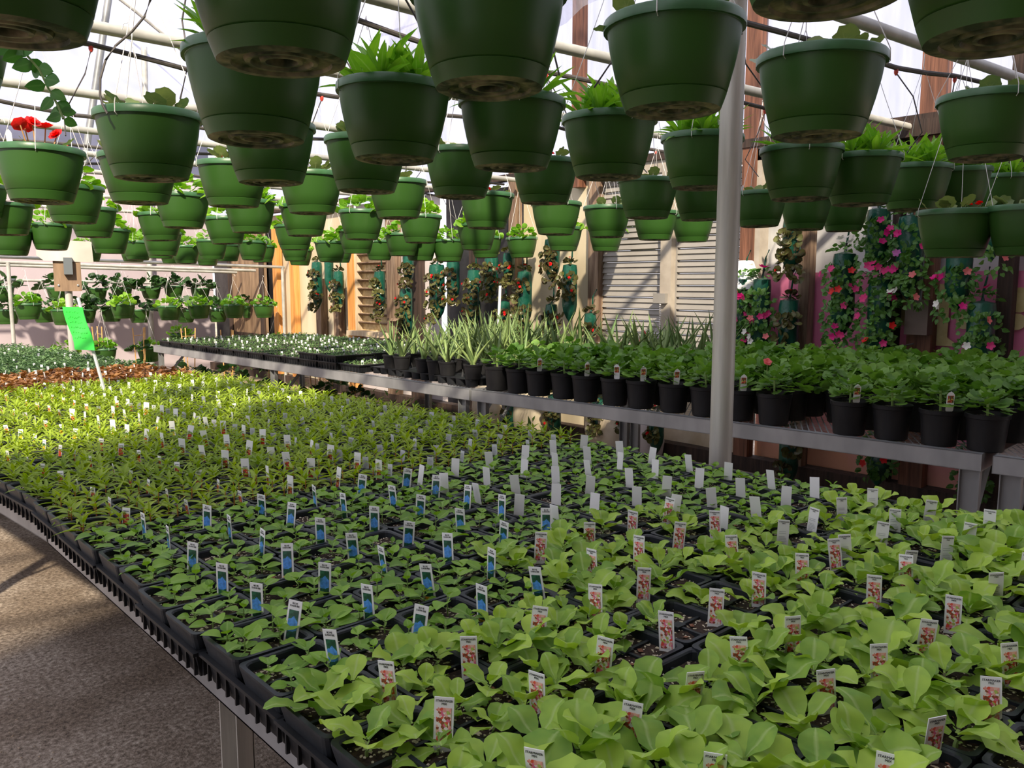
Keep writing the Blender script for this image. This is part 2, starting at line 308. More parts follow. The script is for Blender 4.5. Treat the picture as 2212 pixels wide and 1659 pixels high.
def discgeo(r, pet=.0, lobes=7, depth=.14, cup=.25, n=18, notch=True):
    """rounded scalloped leaf (geranium, begonia) on a petiole along +X"""
    vs = [(pet, 0, 0)]; uv = [(.5, 0)]; fs = []
    for ring, q in ((1, .55), (2, 1.0)):
        for i in range(n):
            a = -pi * .93 + 2 * pi * .93 * i / (n - 1) if notch else 2 * pi * i / n
            rr = r * q * (1 - (depth if ring == 2 else depth * .3) * (.5 + .5 * cos(lobes * a + pi)) + (.03 * (i % 2) if ring == 2 else 0))
            vs.append((pet + r * .25 + rr * cos(a), rr * sin(a), cup * rr * q + (.05 * r * cos(lobes * a)) * (ring - 1)))
            u = .5 + .5 * q * abs(sin(a * lobes / 2)); uv.append((u, q))
    for i in range(n - 1):
        fs.append((0, 1 + i, 2 + i)); fs.append((1 + i, 1 + n + i, 2 + n + i, 2 + i))
    if pet:
        o = len(vs); s = r * .05; vs += [(0, -s, 0), (0, s, 0), (pet, s, 0), (pet, -s, 0)]; uv += [(.5, 0)] * 4; fs.append((o, o + 1, o + 2, o + 3))
    return vs, fs, uv
def leafmesh(name, matk, geo):
    mb = MB(); mb.add(*geo[:2], uvs=geo[2], smooth=True); return mb.mesh(name, matk)
def blade(az, el, x=0, y=0, z=0, roll=0, s=1):
    return Matrix.Translation((x, y, z)) @ Matrix.Rotation(az, 4, 'Z') @ Matrix.Rotation(-el, 4, 'Y') @ Matrix.Rotation(roll, 4, 'X') @ Matrix.Diagonal((s, s, s, 1))

# ================================================================ STRUCTURE
WX = 5.6
mb = MB(); mb.box(-14, 14, -8, 30, -.1, 0); mo(mb, 'floor', 'path', kind='structure')
mb = MB()
nx, ny = 12, 40; vs = []; fs = []
for i in range(nx + 1):
    for j in range(ny + 1):
        x = 2.75 + 2.8 * i / nx; y = -.5 + 14 * j / ny
        vs.append((x, y, .004 + (.025 + .03 * R.random()) * min(1, min(i, nx - i, j, ny - j) / 2.0)))
for i in range(nx):
    for j in range(ny): a = i * (ny + 1) + j; fs.append((a, a + 1, a + ny + 2, a + ny + 1))
mb.add(vs, fs, smooth=True); mo(mb, 'ground', 'earth', kind='structure', label='sandy earth strip under the rear bench')
def gridpanel(name, matk, x, y0, y1, z0, z1, ny=8, nz=6, amp=.03, seed=1, **kw):
    """hanging sheet in the plane x=const with real billows"""
    r = random.Random(seed); ph = [(r.uniform(0, 6), r.uniform(2, 5), r.uniform(.5, 2)) for _ in range(4)]
    vs = []; fs = []
    for i in range(ny + 1):
        for j in range(nz + 1):
            y = y0 + (y1 - y0) * i / ny; z = z0 + (z1 - z0) * j / nz
            d = sum(sin(p + a * y + b * z) for p, a, b in ph) / 4 * amp * (1 if 0 < i < ny else .2)
            vs.append((x + d, y, z))
    for i in range(ny):
        for j in range(nz): a = i * (nz + 1) + j; fs.append((a, a + 1, a + nz + 2, a + nz + 1))
    mb = MB(); mb.add(vs, fs, smooth=True); return mo(mb, name, matk, **kw)
# side wall behind the rear bench: sheets between posts
HZ = 2.42
gridpanel('wall_right', 'film_wall', WX, -3.0, 13.7, HZ, 4.32, 90, 10, .09, 3, kind='structure')
gridpanel('wall_right', 'plastic_grey', WX + .075, -3.0, 3.42, 1.40, HZ, 30, 6, .03, 4, kind='structure')
gridpanel('wall_right', 'plastic_cream', WX, 5.04, 6.05, .06, HZ, 10, 8, .04, 5, kind='structure')
gridpanel('wall_right', 'dark_fill', WX + .12, 6.05, 7.45, .06, HZ, 10, 8, .04, 6, kind='structure')  # black panel standing in for the unlit depth of an open gap
gridpanel('wall_right', 'plastic_white', WX, 7.4, 8.3, .06, HZ, 10, 8, .05, 7, kind='structure')
gridpanel('wall_right', 'plastic_cream', WX, 9.2, 11.5, .06, HZ, 16, 8, .03, 8, kind='structure')
gridpanel('wall_right', 'dark_fill', WX + .02, 11.5, 13.7, .06, HZ, 8, 6, .02, 9, kind='structure')
gridpanel('wall_right', 'plastic_white', WX + .02, 8.3, 9.2, .06, .85, 6, 4, .02, 10, kind='structure')
gridpanel('wall_right', 'plastic_grey', WX + .02, 8.3, 9.2, 1.82, HZ, 6, 4, .02, 11, kind='structure')
gridpanel('wall_right', 'sack', WX, 3.42, 5.04, .06, .92, 16, 8, .07, 12, kind='structure')
# end wall
mb = MB(); mb.box(-6, 5.6, 13.72, 13.78, 0, 3.15); mo(mb, 'wall_back', 'plastic_pink', kind='structure')
mb = MB(); mb.box(-6, 5.6, 13.70, 13.76, 3.15, 3.72); mo(mb, 'wall_back', 'dark_band', kind='structure')
vs = []; fs = []
def roofz(x): return 4.3 + (1 - (x / WX) ** 2) * 2.3
nx = 24
for i in range(nx + 1):
    x = -WX + 2 * WX * i / nx
    for z in (3.72, (3.72 + roofz(x)) / 2, roofz(x)): vs.append((x, 13.72 + .05 * sin(i * 1.7 + z), z))
for i in range(nx):
    for j in range(2): a = i * 3 + j; fs.append((a, a + 3, a + 4, a + 1))
mb = MB(); mb.add(vs, fs, smooth=True); mo(mb, 'wall_back', 'film', kind='structure')
# roof film: arched; opaque over the unseen bay behind the camera
def roof(name, matk, y0, y1, ny):
    vs = []; fs = []; nx = 26
    for i in range(nx + 1):
        x = -WX + 2 * WX * i / nx
        for j in range(ny + 1):
            y = y0 + (y1 - y0) * j / ny; vs.append((x, y, roofz(x) + .03 * sin(5.2 * y) * sin(x * 2 + y)))
    for i in range(nx):
        for j in range(ny): a = i * (ny + 1) + j; fs.append((a, a + ny + 1, a + ny + 2, a + 1))
    mb = MB(); mb.add(vs, fs, smooth=True); return mo(mb, name, matk, kind='structure')
roof('roof', 'film', YSHADE := -1.6, 13.72, 40)
roof('roof', 'plywood', -4.1, YSHADE, 10)  # unseen opaque bay, added to keep direct sun off the near bench
gridpanel('wall_left', 'film', -WX, -1.6, 13.7, 0, 4.3, 36, 6, .03, 20, kind='structure')
gridpanel('wall_left', 'plywood', -WX, -4.05, -1.6, 0, 4.3, 6, 2, .0, 20, kind='structure')  # unseen wall section made opaque to darken the near baskets
mb = MB(); pts = [(-5.6, 0), (5.6, 0)] + [(WX * (1 - i / 8), roofz(WX * (1 - i / 8))) for i in range(17)]
mb.add([(a, -4.05, b) for a, b in pts], [tuple(range(len(pts)))]); mo(mb, 'wall_front', 'plywood', kind='structure')  # unseen front gable, closed and opaque to block sun from behind
# hoops of the arch (pipes) + purlins
for k, y in enumerate((-2.4, 0.6, 3.6, 6.6, 9.6, 12.6)):
    mb = MB(); mb.tube([(x, y, roofz(x) - .06) for x in [WX * (i / 12 - 1) for i in range(25)]], .024, 8)
    mo(mb, 'roof_hoop', 'pipe', label='curved roof hoop pipe, %s from the entrance end' % ordn(k + 1), cat='pipe', group='roof hoops')
for k, x in enumerate((-2.8, 0, 2.8)):
    mb = MB(); mb.tube([(x, -4, roofz(x) - .1), (x, 13.7, roofz(x) - .1)], .02, 8)
    mo(mb, 'roof_purlin', 'pipe', label='long roof purlin pipe, %s from the aisle side' % ordn(k + 1), cat='pipe', group='roof purlins')
def pipe(name, pts, r, matk, label, cat='pipe', group=None, n=10):
    mb = MB(); mb.tube(pts, r, n); return mo(mb, name, matk, label=label, cat=cat, group=group)
pipe('brace_pipe', [(2.80, 9.05, 4.42), (2.42, 9.05, 2.47)], .034, 'galv_dark', 'dark leaning brace pipe running up to the roof at the far end')
pipe('end_wall_stud', [(4.50, 13.62, .0), (4.64, 13.62, 5.05)], .045, 'pipe', 'pale upright pipe against the far end wall film')
pipe('brace_pipe', [(2.25, 2.55, 2.45), (4.3, 5.6, 3.6)], .026, 'pipe', 'pale diagonal brace pipe above the second row of strappy baskets')
pipe('brace_pipe', [(2.2, 6.9, 2.38), (3.7, 9.2, 2.75)], .03, 'pipe', 'pale diagonal brace pipe above the far left baskets')
# ---- posts on the side wall
def post(y, w, z0, z1, matk, label, dx=.09, lean=0):
    mb = MB(); d = w / 2
    vs = []
    K = 5
    for i in range(K + 1):
        z = z0 + (z1 - z0) * i / K; j = R.uniform(-.004, .004)
        yy = y + lean * (z - z0)
        vs += [(WX - .02 - dx + j, yy - d + j, z), (WX - .02 + j, yy - d, z), (WX - .02, yy + d + j, z), (WX - .02 - dx, yy + d, z)]
    fs = [(i * 4 + a, i * 4 + (a + 1) % 4, i * 4 + 4 + (a + 1) % 4, i * 4 + 4 + a) for i in range(K) for a in range(4)] + [(3, 2, 1, 0), (K * 4, K * 4 + 1, K * 4 + 2, K * 4 + 3)]
    mb.add(vs, fs); return mo(mb, 'wall_post', matk, label=label, cat='post')
post(.55, .09, 0, 4.3, 'wood_dark', 'dark wooden wall post beyond the lowest right-side basket')
post(1.71, .085, 0, 4.3, 'wood_dark', 'dark wooden wall post beside the impatiens bag at the bench end')
post(2.19, .15, 0, 4.3, 'wood_red', 'thick dark reddish wall post carrying the brown box')
post(2.37, .05, 0, 2.35, 'wood_dark', 'thin dark wall batten behind the hanging impatiens bags')
post(3.00, .08, 0, 2.35, 'wood_old', 'knotty brown wall post on the edge of the pink banner')
post(3.47, .12, 0, 4.3, 'wood_red', 'reddish brown tall wall post right of the closed shutter')
post(5.02, .12, 0, 2.4, 'wood_old', 'weathered grey brown post on the window frame edge beside the begonia bags')
post(5.25, .10, 2.3, 4.3, 'wood_red', 'reddish brown upper post above the shutter')
post(6.10, .10, 0, 4.3, 'wood_old', 'brown wall post between cream plastic and the dark opening')
post(6.75, .04, 0, 2.3, 'wood_dark', 'thin dark stud inside the dark opening')
post(7.76, .17, 0, 2.6, 'wood_dark', 'dark brown wall post on the white plastic side')
post(8.24, .19, 0, 2.6, 'wood_old', 'broad brown wall post right of the slatted louvre window')
post(9.14, .16, .0, 2.2, 'wood_new', 'orange new lumber stud beside the slatted louvre window')
post(9.52, .13, 0, 1.5, 'wood_old', 'greyish brown stud under the begonia bag by the louvre window')
post(9.98, .13, 0, 1.5, 'wood_old', 'greyish brown stud below the far begonia bag')
post(10.71, .12, 0, 2.3, 'wood_new', 'orange new lumber stud behind the last hanging basket')
post(11.22, .14, 0, 2.3, 'wood_new', 'orange new lumber stud nearest the plywood door')
mb = MB(); mb.box(WX - .16, WX, -3, 2.6, 2.36, 2.46); mb.box(WX - .12, WX - .02, -3, 13.7, 2.44, 2.50); mo(mb, 'wall_beam', 'wood_dark', label='dark wooden beam along the wall where the cross pipes end', cat='beam')
mb = MB(); mb.box(WX - .12, WX, -3, 13.7, 0, .12); mo(mb, 'sill_board', 'wood_dark', label='dark ground board along the foot of the side wall', cat='board')
mb = MB(); mb.tube([(WX - .13, 7.9, 1.0), (WX - .13, 8.2, 1.0)], .03, 4); mo(mb, 'wall_batten', 'wood_old', label='short grey batten on the posts behind the begonia bag', cat='batten')
# plywood door in the far corner
t = obj('plywood_door', None, T=T_(WX - .08, 12.2, 0), label='brown plywood door leaf in the far corner by the end wall', cat='door')
mb = MB(); mb.box(-.03, .03, -.60, .60, .30, 2.2); mo(mb, 'door_panel', 'plywood', t)
mb = MB(); mb.box(-.05, -.03, -.62, -.50, .0, 2.25); mb.box(-.05, -.03, .50, .62, .0, 2.25); mb.box(-.05, -.03, -.6, .6, .55, .68); mo(mb, 'door_frame', 'wood_dark', t)
# pink banner with faded cream print
t = gridpanel('vinyl_banner', 'banner', WX + .02, .2, 3.42, .04, 1.52, 30, 12, .022, 33, label='faded magenta and orange vinyl banner with cream letters stapled along the lower wall', cat='banner')
def extr(pts, x0, x1, m=0):
    n = len(pts); vs = [(x0, a, b) for a, b in pts] + [(x1, a, b) for a, b in pts]
    return vs, [tuple(range(n))] + [tuple(range(2 * n - 1, n - 1, -1))] + [(i, (i + 1) % n, n + (i + 1) % n, n + i) for i in range(n)]
def letter(pts, name='banner_letter'):
    mb = MB(); v, f = extr(pts, WX - .015, WX - .009); mb.add(v, f); mo(mb, name, 'bannercream', t)
def arc(cy, cz, r, a0, a1, n=14, sy=1.0): return [(cy + sy * r * cos(a0 + (a1 - a0) * i / n), cz + r * sin(a0 + (a1 - a0) * i / n)) for i in range(n + 1)]
# u bowl, l stem with foot, full stop, figure with two bowls (y runs leftwards in view)
letter([(2.36, 1.42), (2.36, 1.26)] + arc(2.235, 1.25, .125, 0, -pi * .62) [1:] + list(reversed([(2.30, 1.42), (2.30, 1.26)] + arc(2.235, 1.25, .063, 0, -pi * .62)[1:])))
letter([(2.115, 1.44), (2.05, 1.44), (2.05, 1.10), (2.005, 1.07), (2.005, 1.045), (2.115, 1.045)])
letter(arc(1.955, 1.205, .048, 0, 2 * pi, 20)[:-1])
letter(arc(1.655, 1.345, .075, -pi / 2, -3 * pi / 2, 12, 1.0) + arc(1.655, 1.345, .075, pi / 2, -pi / 2, 12)[1:-1])
letter(arc(1.66, 1.215, .05, 0, 2 * pi, 20)[:-1])
# brown box and conduit on the thick post
t = obj('junction_box', None, T=T_(WX - .16, 2.17, 1.24), label='brown electrical box with conduit on the thick dark post', cat='box')
mb = MB(); mb.box(-.05, .04, -.07, .07, -.12, .10); mo(mb, 'box_body', 'boxbrown', t)
mb = MB(); mb.tube([(0, .0, .1), (.01, .0, .55)], .009, 6); mo(mb, 'conduit', 'galv_dark', t)
pipe('wall_cable', [(WX - .14, 3.0, .97), (WX - .16, 2.75, .955), (WX - .16, 2.4, 1.0), (WX - .15, 2.2, 1.06)], .006, 'hose', 'black cable strung across the pink banner between posts', 'cable', n=5)
# ---- closed shutter (window_1): two leaves of slats
w1 = obj('window_1', None, T=T_(WX, 4.22, 0), kind='structure', label='pair of closed grey slatted shutters in a pale frame')
mb = MB()
for y in (-.80, .80): mb.box(-.10, .02, y - .05, y + .05, .86, 2.42)
mb.box(-.14, .02, -.86, .86, .84, .92); mb.box(-.10, .02, -.86, .86, 2.34, 2.44); mb.box(-.11, -.02, -.055, .055, .9, 2.4)
mo(mb, 'window_frame', 'frame_paint', w1)
mb = MB(); mb.box(-.20, .02, -.95, .95, .79, .845); mo(mb, 'window_sill', 'wood_pale', w1)
mb = MB()
v = [(0, -.335, 0), (-.022, -.335, .008), (-.006, -.335, .05), (-.018, -.335, .056), (0, -.335, .098), (.01, -.335, .098), (.01, -.335, 0)]
n = len(v); vs = v + [(a, .335, c) for a, b, c in v]
mb.add(vs, [tuple(range(n))[::-1], tuple(range(n, 2 * n))] + [(i, (i + 1) % n, n + (i + 1) % n, n + i) for i in range(n)])
slat = mb.mesh('slat', 'louvre')
for yc in (-.405, .405):
    p = mo(MB().box(-.05, -.01, yc - .35, yc - .335, .92, 2.34).box(-.05, -.01, yc + .335, yc + .35, .92, 2.34), 'shutter_leaf', 'louvre', w1)
    for k in range(14): obj('slat', slat, p, T_(-.03, yc, .925 + k * .1))
mb = MB(); mb.box(-.15, -.11, -.03, .09, 1.28, 1.36); mo(mb, 'latch_plate', 'louvre', w1)
t = obj('shutter_motor', None, T=T_(WX - .16, 4.34, .86), label='small wired shutter motor on the sill with a hanging chain', cat='motor')
mb = MB(); mb.box(-.05, .03, -.05, .05, 0, .13); mb.box(-.06, -.05, .06, .12, -.02, .17); mo(mb, 'motor_body', 'galv', t)
mb = MB(); mb.tube([(-.03, -.03, .13), (-.05, .02, .20), (-.02, .05, .2), (-.04, .06, .1)], .005, 5); mo(mb, 'wires', 'red', t)
mb = MB(); mb.tube([(-.05, -.04, .08), (-.08, -.12, .05), (-.05, -.25, .01)], .006, 5); mo(mb, 'power_cord', 'hose', t)
mb = MB()
for i in range(16): mb.lathe([(.004, -.006), (.009, 0), (.004, .006)], 6, T=T_(.0, -.115 + .012 * sin(i) * .3, .14 + i * .018, rx=.5 * (i % 2)))
mo(mb, 'chain', 'wire', t)
# loose sheet of film drooping from the eave
vs = []; fs = []; ny_, nz_ = 14, 8
for i in range(ny_ + 1):
    y = 4.2 + 3.6 * i / ny_; lo = 3.95 - .27 * (y - 4.2)
    for j in range(nz_ + 1):
        q = j / nz_; z = 4.5 + (lo - 4.5) * q; vs.append((5.25 + .10 * sin(y * 3 + z * 5) * q + .05 * sin(y * 9 + q * 4) * q, y, z))
for i in range(ny_):
    for j in range(nz_): a = i * (nz_ + 1) + j; fs.append((a, a + 1, a + nz_ + 2, a + nz_ + 1))
mb = MB(); mb.add(vs, fs, smooth=True); mo(mb, 'film_drape', 'film_drape', label='loose sheet of clear film drooping diagonally from the eave above the shutter', cat='plastic sheet')
# white lamp shade by the post
mb = MB(); mb.lathe([(.05, .21), (.062, .20), (.125, 0), (.118, 0), (.055, .19)], 20, T=T_(WX - .2, 3.42, 1.40)); mo(mb, 'lamp_shade', 'whiteglobe', label='white conical shade hanging behind the green strap near the reddish post', cat='lamp shade')
# ---- sunlit louvre window (window_2)
w2 = obj('window_2', None, T=T_(WX, 8.70, 0), kind='structure', label='tan slatted louvre window in sunlight')
mb = MB(); mb.box(.0, .015, -.40, .40, .85, 1.82); mo(mb, 'pane', 'fibre', w2)
mb = MB(); mb.box(-.10, .02, .34, .42, .8, 1.9); mb.box(-.10, .02, -.42, -.37, .8, 1.9); mb.box(-.18, .02, -.45, .45, .79, .85); mo(mb, 'window_frame', 'wood_pale', w2)
sl = MB().box(-.07, 0, -.37, .34, 0, .012, T=Matrix.Rotation(.35, 4, 'Y')).mesh('slat', 'wood_old')
for k in range(9): obj('slat', sl, w2, T_(-.01, 0, .93 + k * .105))
# old sacks and sheets on the foot of the wall, y 4..7
for i, (y, w, h, c) in enumerate(((6.35, .38, .44, 'sack'), (5.7, .42, .42, 'plastic_cream'), (4.75, .40, .40, 'sack'), (4.3, .32, .36, 'plastic_white'))):
    mb = MB(); prof = [(.001, 0), (w * .5, .0), (w * .56, h * .3), (w * .5, h * .7), (w * .3, h * .92), (w * .1, h)]
    mb.lathe(prof, 14, T=T_(WX - .22, y, .03), sq=1); me = mb.mesh('feed_sack', c)
    for vv in me.vertices: vv.co.x = (WX - .22) + (vv.co.x - (WX - .22)) * .45 + .01 * sin(vv.co.y * 20); vv.co.z += .015 * sin(vv.co.y * 31)
    obj('feed_sack', me, label=['yellowed slumped feed sack by the bench leg', 'cream slumped plastic sack against the wall foot', 'printed tan sack with folds beside the wooden stud', 'pale patterned sack leaning on the wall foot'][i], cat='sack')

# ---- uprights
t = obj('support_pole', None, T=T_(2.47, 1.64, 0), label='tall grey galvanised support pole rising past the near bench edge', cat='pole')
mo(MB().tube([(0, 0, 0), (.012, 0, 4.9)], .039, 20), 'pole_tube', 'pole', t)
mo(MB().lathe([(.09, 0), (.09, .012), (.045, .012)], 16), 'base_plate', 'galv_dark', t)
t = obj('support_pole', None, T=T_(2.33, 9.42, 0), label='far grey pole carrying a stained board and a bleached notice', cat='pole')
mo(MB().tube([(0, 0, 0), (-.01, 0, 2.5)], .036, 16), 'pole_tube', 'pole', t)
F = Matrix.Rotation(-radians(14), 4, 'Z')
mo(MB().box(-.13, .12, -.062, -.04, 1.36, 1.74, T=F), 'backing_board', 'plywood', t)
mo(MB().box(-.035, .045, -.13, -.062, 1.53, 1.70, T=F), 'switch_box', 'boxgrey', t, label='grey metal switch box')
mb = MB(); nn = 8; vs = []
for i in range(nn + 1):
    a = i / nn; x = -.27 + .51 * a; b = .03 * sin(a * 5)
    vs += [(x, -.075 - b * .5, 1.66 - .015 * a + (.01 if i else .06)), (x - .01 * a, -.085 + b * .6, 1.885 - .02 * a), (x, -.07 - b * .5, 1.66 - .015 * a + (.01 if i else .06)), (x - .01 * a, -.08 + b * .6, 1.885 - .02 * a)]
fs = []
for i in range(nn): a = i * 4; fs += [(a, a + 4, a + 5, a + 1), (a + 2, a + 3, a + 7, a + 6), (a + 1, a + 5, a + 7, a + 3), (a, a + 2, a + 6, a + 4)]
mb.add(vs, fs, T=F, smooth=True); mo(mb, 'notice_board', 'notice', t, label='blank bleached notice curling at its corner')
for x in (-.09, .085): mo(MB().lathe([(.001, .012), (.010, .008), (.012, 0)], 8, T=F @ T_(x, -.062, 1.42, rx=pi / 2)), 'bolt', 'galv', t)
# green sign on a stake in the near bench
sgn = obj('sale_sign', None, T=T_(1.335, 4.80, .84), label='fluorescent green handwritten sign on a leaning white stake in the near bench', cat='sign')
mo(MB().tube([(0, 0, 0), (-.10, .03, .53)], .0085, 6), 'stake', 'taggrey', sgn)
G = T_(-.085, .015, .25, rz=radians(-48), ry=radians(-13))
mb = MB(); vs = []
for i in range(7):
    for j in range(2):
        z = i / 6 * .235; x = (-.055 if j == 0 else .055); vs.append((x + .004 * sin(z * 30), .006 * sin(z * 20), z + x * -.25))
n = len(vs); vs = vs + [(a, b - .004, c) for a, b, c in vs]
fs = []
for i in range(6): a = i * 2; fs += [(a, a + 1, a + 3, a + 2), (n + a, n + a + 2, n + a + 3, n + a + 1), (a, a + 2, n + a + 2, n + a), (a + 1, n + a + 1, n + a + 3, a + 3)]
mb.add(vs, fs, T=G); mo(mb, 'sign_card', 'sign', sgn)
mb = MB(); r2 = random.Random(5)
for row in range(6):
    z = .205 - row * .028; x = -.040
    while x < .03:
        w = r2.uniform(.004, .012); mb.tube([G @ Vector((x, -.0065 + .006 * sin(z * 20), z - x * .25)), G @ Vector((x + w * .5, -.0065 + .006 * sin(z * 20), z + r2.uniform(-.007, .009) - x * .25)), G @ Vector((x + w, -.0065 + .006 * sin(z * 20), z - x * .25))], .0008, 3); x += w + r2.uniform(.002, .008)
mo(mb, 'handwriting', 'ink', sgn)

# ---- cross pipes over the benches, with irrigation hose under each
BARS = [1.22, 1.60, 2.55, 3.55, 4.80, 5.95, 7.0, 8.1, 9.2, 10.3, 12.2]
for k, y in enumerate(BARS):
    z0 = 2.43; xe = 5.42
    y1 = y - .25 if y < 3 and y > 1.3 else y
    pipe('cross_pipe', [(-3.4, y, z0), (2.5, y, z0), (xe, y1, z0 - .01)], .024 if k < 5 else .022, 'pipe', 'pale cross pipe %s from the camera end carrying the hanging baskets' % ordn(k + 1), group='cross pipes', n=12)
    if k < 7 and k:
        pts = []
        for i in range(34):
            x = -3 + 8.3 * i / 33; pts.append((x, y + .05 + (y1 - y) * max(0, (x - 2.5) / 3), z0 - .085 - .022 * sin(x * 2.3 + k) - .012 * sin(x * 5.1 + k * 2)))
        hz = obj('irrigation_hose', None, T=T_(0, 0, 0), label='black irrigation hose sagging along the %s cross pipe' % ordn(k + 1), cat='hose', group='irrigation hoses')
        mo(MB().tube(pts, .0105, 8), 'hose_tube', 'hose', hz)
        for i in range(2, 32, 2 if k < 4 else 4):
            p = Vector(pts[i]); a = R.uniform(-.25, .25)
            mo(MB().lathe([(.004, -.03), (.009, -.02), (.009, -.008), (.004, 0)], 8, T=Matrix.Translation(p)), 'dripper_connector', 'red', hz)
            q = [p + Vector((0, 0, -.02)), p + Vector((a * .3, .08 * R.uniform(-1, 1), -.12)), p + Vector((a * .8, .1 * R.uniform(-1, 1), -.26)), p + Vector((a, 0, -.36))]
            mo(MB().tube(q, .0028, 5), 'dripper_tube', 'hose', hz)
pipe('feed_hose', [[0.853, 2.418, 2.265], [0.846, 2.415, 2.215], [0.831, 2.422, 2.171], [0.802, 2.441, 2.13], [0.766, 2.468, 2.092], [0.742, 2.483, 2.052], [0.727, 2.487, 2.002], [0.723, 2.484, 1.958], [0.726, 2.476, 1.929], [0.734, 2.466, 1.907]], .0032, 'hose', 'looping thin brown feed hose dropping into the red-tag basket', 'hose')

# ================================================================ BENCHES
def cch(mb, p0, p1, h, t=.04, side=1):
    """C-channel rail from p0 to p1, height h, flange t towards +normal*side"""
    p0 = Vector(p0); p1 = Vector(p1); d = (p1 - p0).normalized(); nrm = Vector((-d.y, d.x, 0)) * side
    for a, b, c, e in ((0, .003, 0, h), (0, t, h - .003, h), (0, t, 0, .003)):
        vs = []
        for p in (p0, p1):
            for u, w in ((a, c), (b, c), (b, e), (a, e)): vs.append(p + nrm * u + Vector((0, 0, w)))
        mb.add(vs, [(0, 1, 2, 3), (7, 6, 5, 4), (0, 4, 5, 1), (1, 5, 6, 2), (2, 6, 7, 3), (3, 7, 4, 0)])
def wiremesh(c, ux, uy, Lx, Ly, z, step=.03):
    """expanded-metal bench top as real strands"""
    vs = []; fs = []
    def strip(a, b, w=.0028):
        d = (b - a).normalized(); n = Vector((-d.y, d.x, 0)) * w; o = len(vs)
        vs.extend([a - n, a + n, b + n, b - n]); fs.append((o, o + 1, o + 2, o + 3))
    nx = int(Lx / step); ny = int(Ly / (step * 2))
    for i in range(-ny, nx + 1):
        for sgn_ in (1, -1):
            pass
    import itertools
    for s in (1, -1):
        k = -int(Ly / step) - 2 if s == 1 else 0
        kmax = nx + 2 if s == 1 else nx + int(Ly / step) + 2
        while k < kmax:
            # line x = k*step + s*y/… clipped to rectangle
            x0 = k * step; pts = []
            for y in (0, Ly):
                x = x0 + s * y * .5; pts.append((x, y))
            (xa, ya), (xb, yb) = pts
            if s == 1:
                if xa < 0: ya = -x0 / .5; xa = 0
                if xb > Lx: yb = (Lx - x0) / .5; xb = Lx
            else:
                if xa > Lx: ya = (x0 - Lx) / .5; xa = Lx
                if xb < 0: yb = x0 / .5; xb = 0
            if 0 <= ya < yb <= Ly + 1e-6: strip(c + ux * xa + uy * ya + Vector((0, 0, z)), c + ux * xb + uy * yb + Vector((0, 0, z + .001)))
            k += 1
    return vs, fs
def bench(name, A, B, width, ztop, label, legs, h=.075, mesh_top=True):
    """A near front corner, B far front corner of the front rail; width towards the wall"""
    t = obj(name, None, T=T_(0, 0, 0), label=label, cat='bench')
    A = Vector((A[0], A[1], 0)); B = Vector((B[0], B[1], 0)); d = (B - A).normalized(); n = Vector((d.y, -d.x, 0))
    mb = MB(); cch(mb, A + Vector((0, 0, ztop - h)), B + Vector((0, 0, ztop - h)), h, .04, -1); mo(mb, 'front_rail', 'galv', t)
    mb = MB(); cch(mb, A + n * width + Vector((0, 0, ztop - h)), B + n * width + Vector((0, 0, ztop - h)), h, .04, 1); mo(mb, 'back_rail', 'galv', t)
    for P in (A, B):
        mb = MB(); mb.box(0, .003, 0, width, 0, h, T=Matrix.Translation(P + Vector((0, 0, ztop - h))) @ Matrix.Rotation(math.atan2(n.y, n.x) - pi / 2, 4, 'Z')); mo(mb, 'end_rail', 'galv', t)
    L = (B - A).length
    if mesh_top:
        v, f = wiremesh(A, d, n, L, width, ztop - .004); mo(MB().add(v, f), 'expanded_metal_top', 'galv', t, kind='stuff')
    for s in legs:
        for w in (.04, width - .04):
            P = A + d * s + n * w
            mb = MB()
            cch(mb, (0, 0, 0), (.05, 0, 0), .001)
            mb = MB(); mb.box(-.038, .038, -.0015, .0015, 0, ztop - h); mb.box(-.038, -.034, 0, .03, 0, ztop - h); mb.box(.034, .038, 0, .03, 0, ztop - h); mb.box(-.012, .012, -.006, 0, 0, ztop - h)
            for q in range(12): mb.box(-.004, .004, -.004, .0, .08 + q * .05, .10 + q * .05)
            mo(mb, 'leg', 'pole' if 'near' in name else 'galv', t, Matrix.Translation(P) @ Matrix.Rotation(math.atan2(d.y, d.x), 4, 'Z'))
        P = A + d * s
        mo(MB().tube([P + n * .06 + Vector((0, 0, ztop - h - .28)), P + n * .30 + Vector((0, 0, ztop - h - .01))], .014, 4, smooth=False), 'brace', 'galv', t)
    return t
# near bench (12 packs wide), bends a little towards the aisle further back
X0, PX, PY, ZR = .50, .148, .1475, .85
def bx(y): return -.085 * max(0, y - 2.6)
bench('near_bench', (.545, .22), (.545, 2.6), 1.72, .765, 'near galvanised bench crowded with seedling trays', (1.16,), .06)
bench('near_bench', (.545, 2.62), (.545 + bx(9.0), 9.0), 1.72, .765, 'far section of the seedling bench past the red picture tags', (1.5, 3.6, 5.9), .06)
mb = MB(); mb.tube([(.64, 1.34, .40), (.84, 1.06, .69)], .016, 4, smooth=False); mo(mb, 'bench_brace', 'pole', label='bright diagonal brace strut under the near bench corner', cat='strut')
# rear bench: two sections
bench('rear_bench', (3.50, 1.13), (3.255, 4.0), 1.75, .78, 'rear galvanised bench section full of black geranium pots', (.04, 2.8), .072)
bench('rear_bench', (3.252, 4.02), (3.05, 9.15), 1.75, .78, 'rear bench section holding aloes and bedding trays', (.08, 2.55, 5.0), .072)
bench('rear_bench', (3.62, -.9), (3.505, 1.09), 1.75, .78, 'rear bench section with a slotted rail at the near right end', (1.93,), .072)

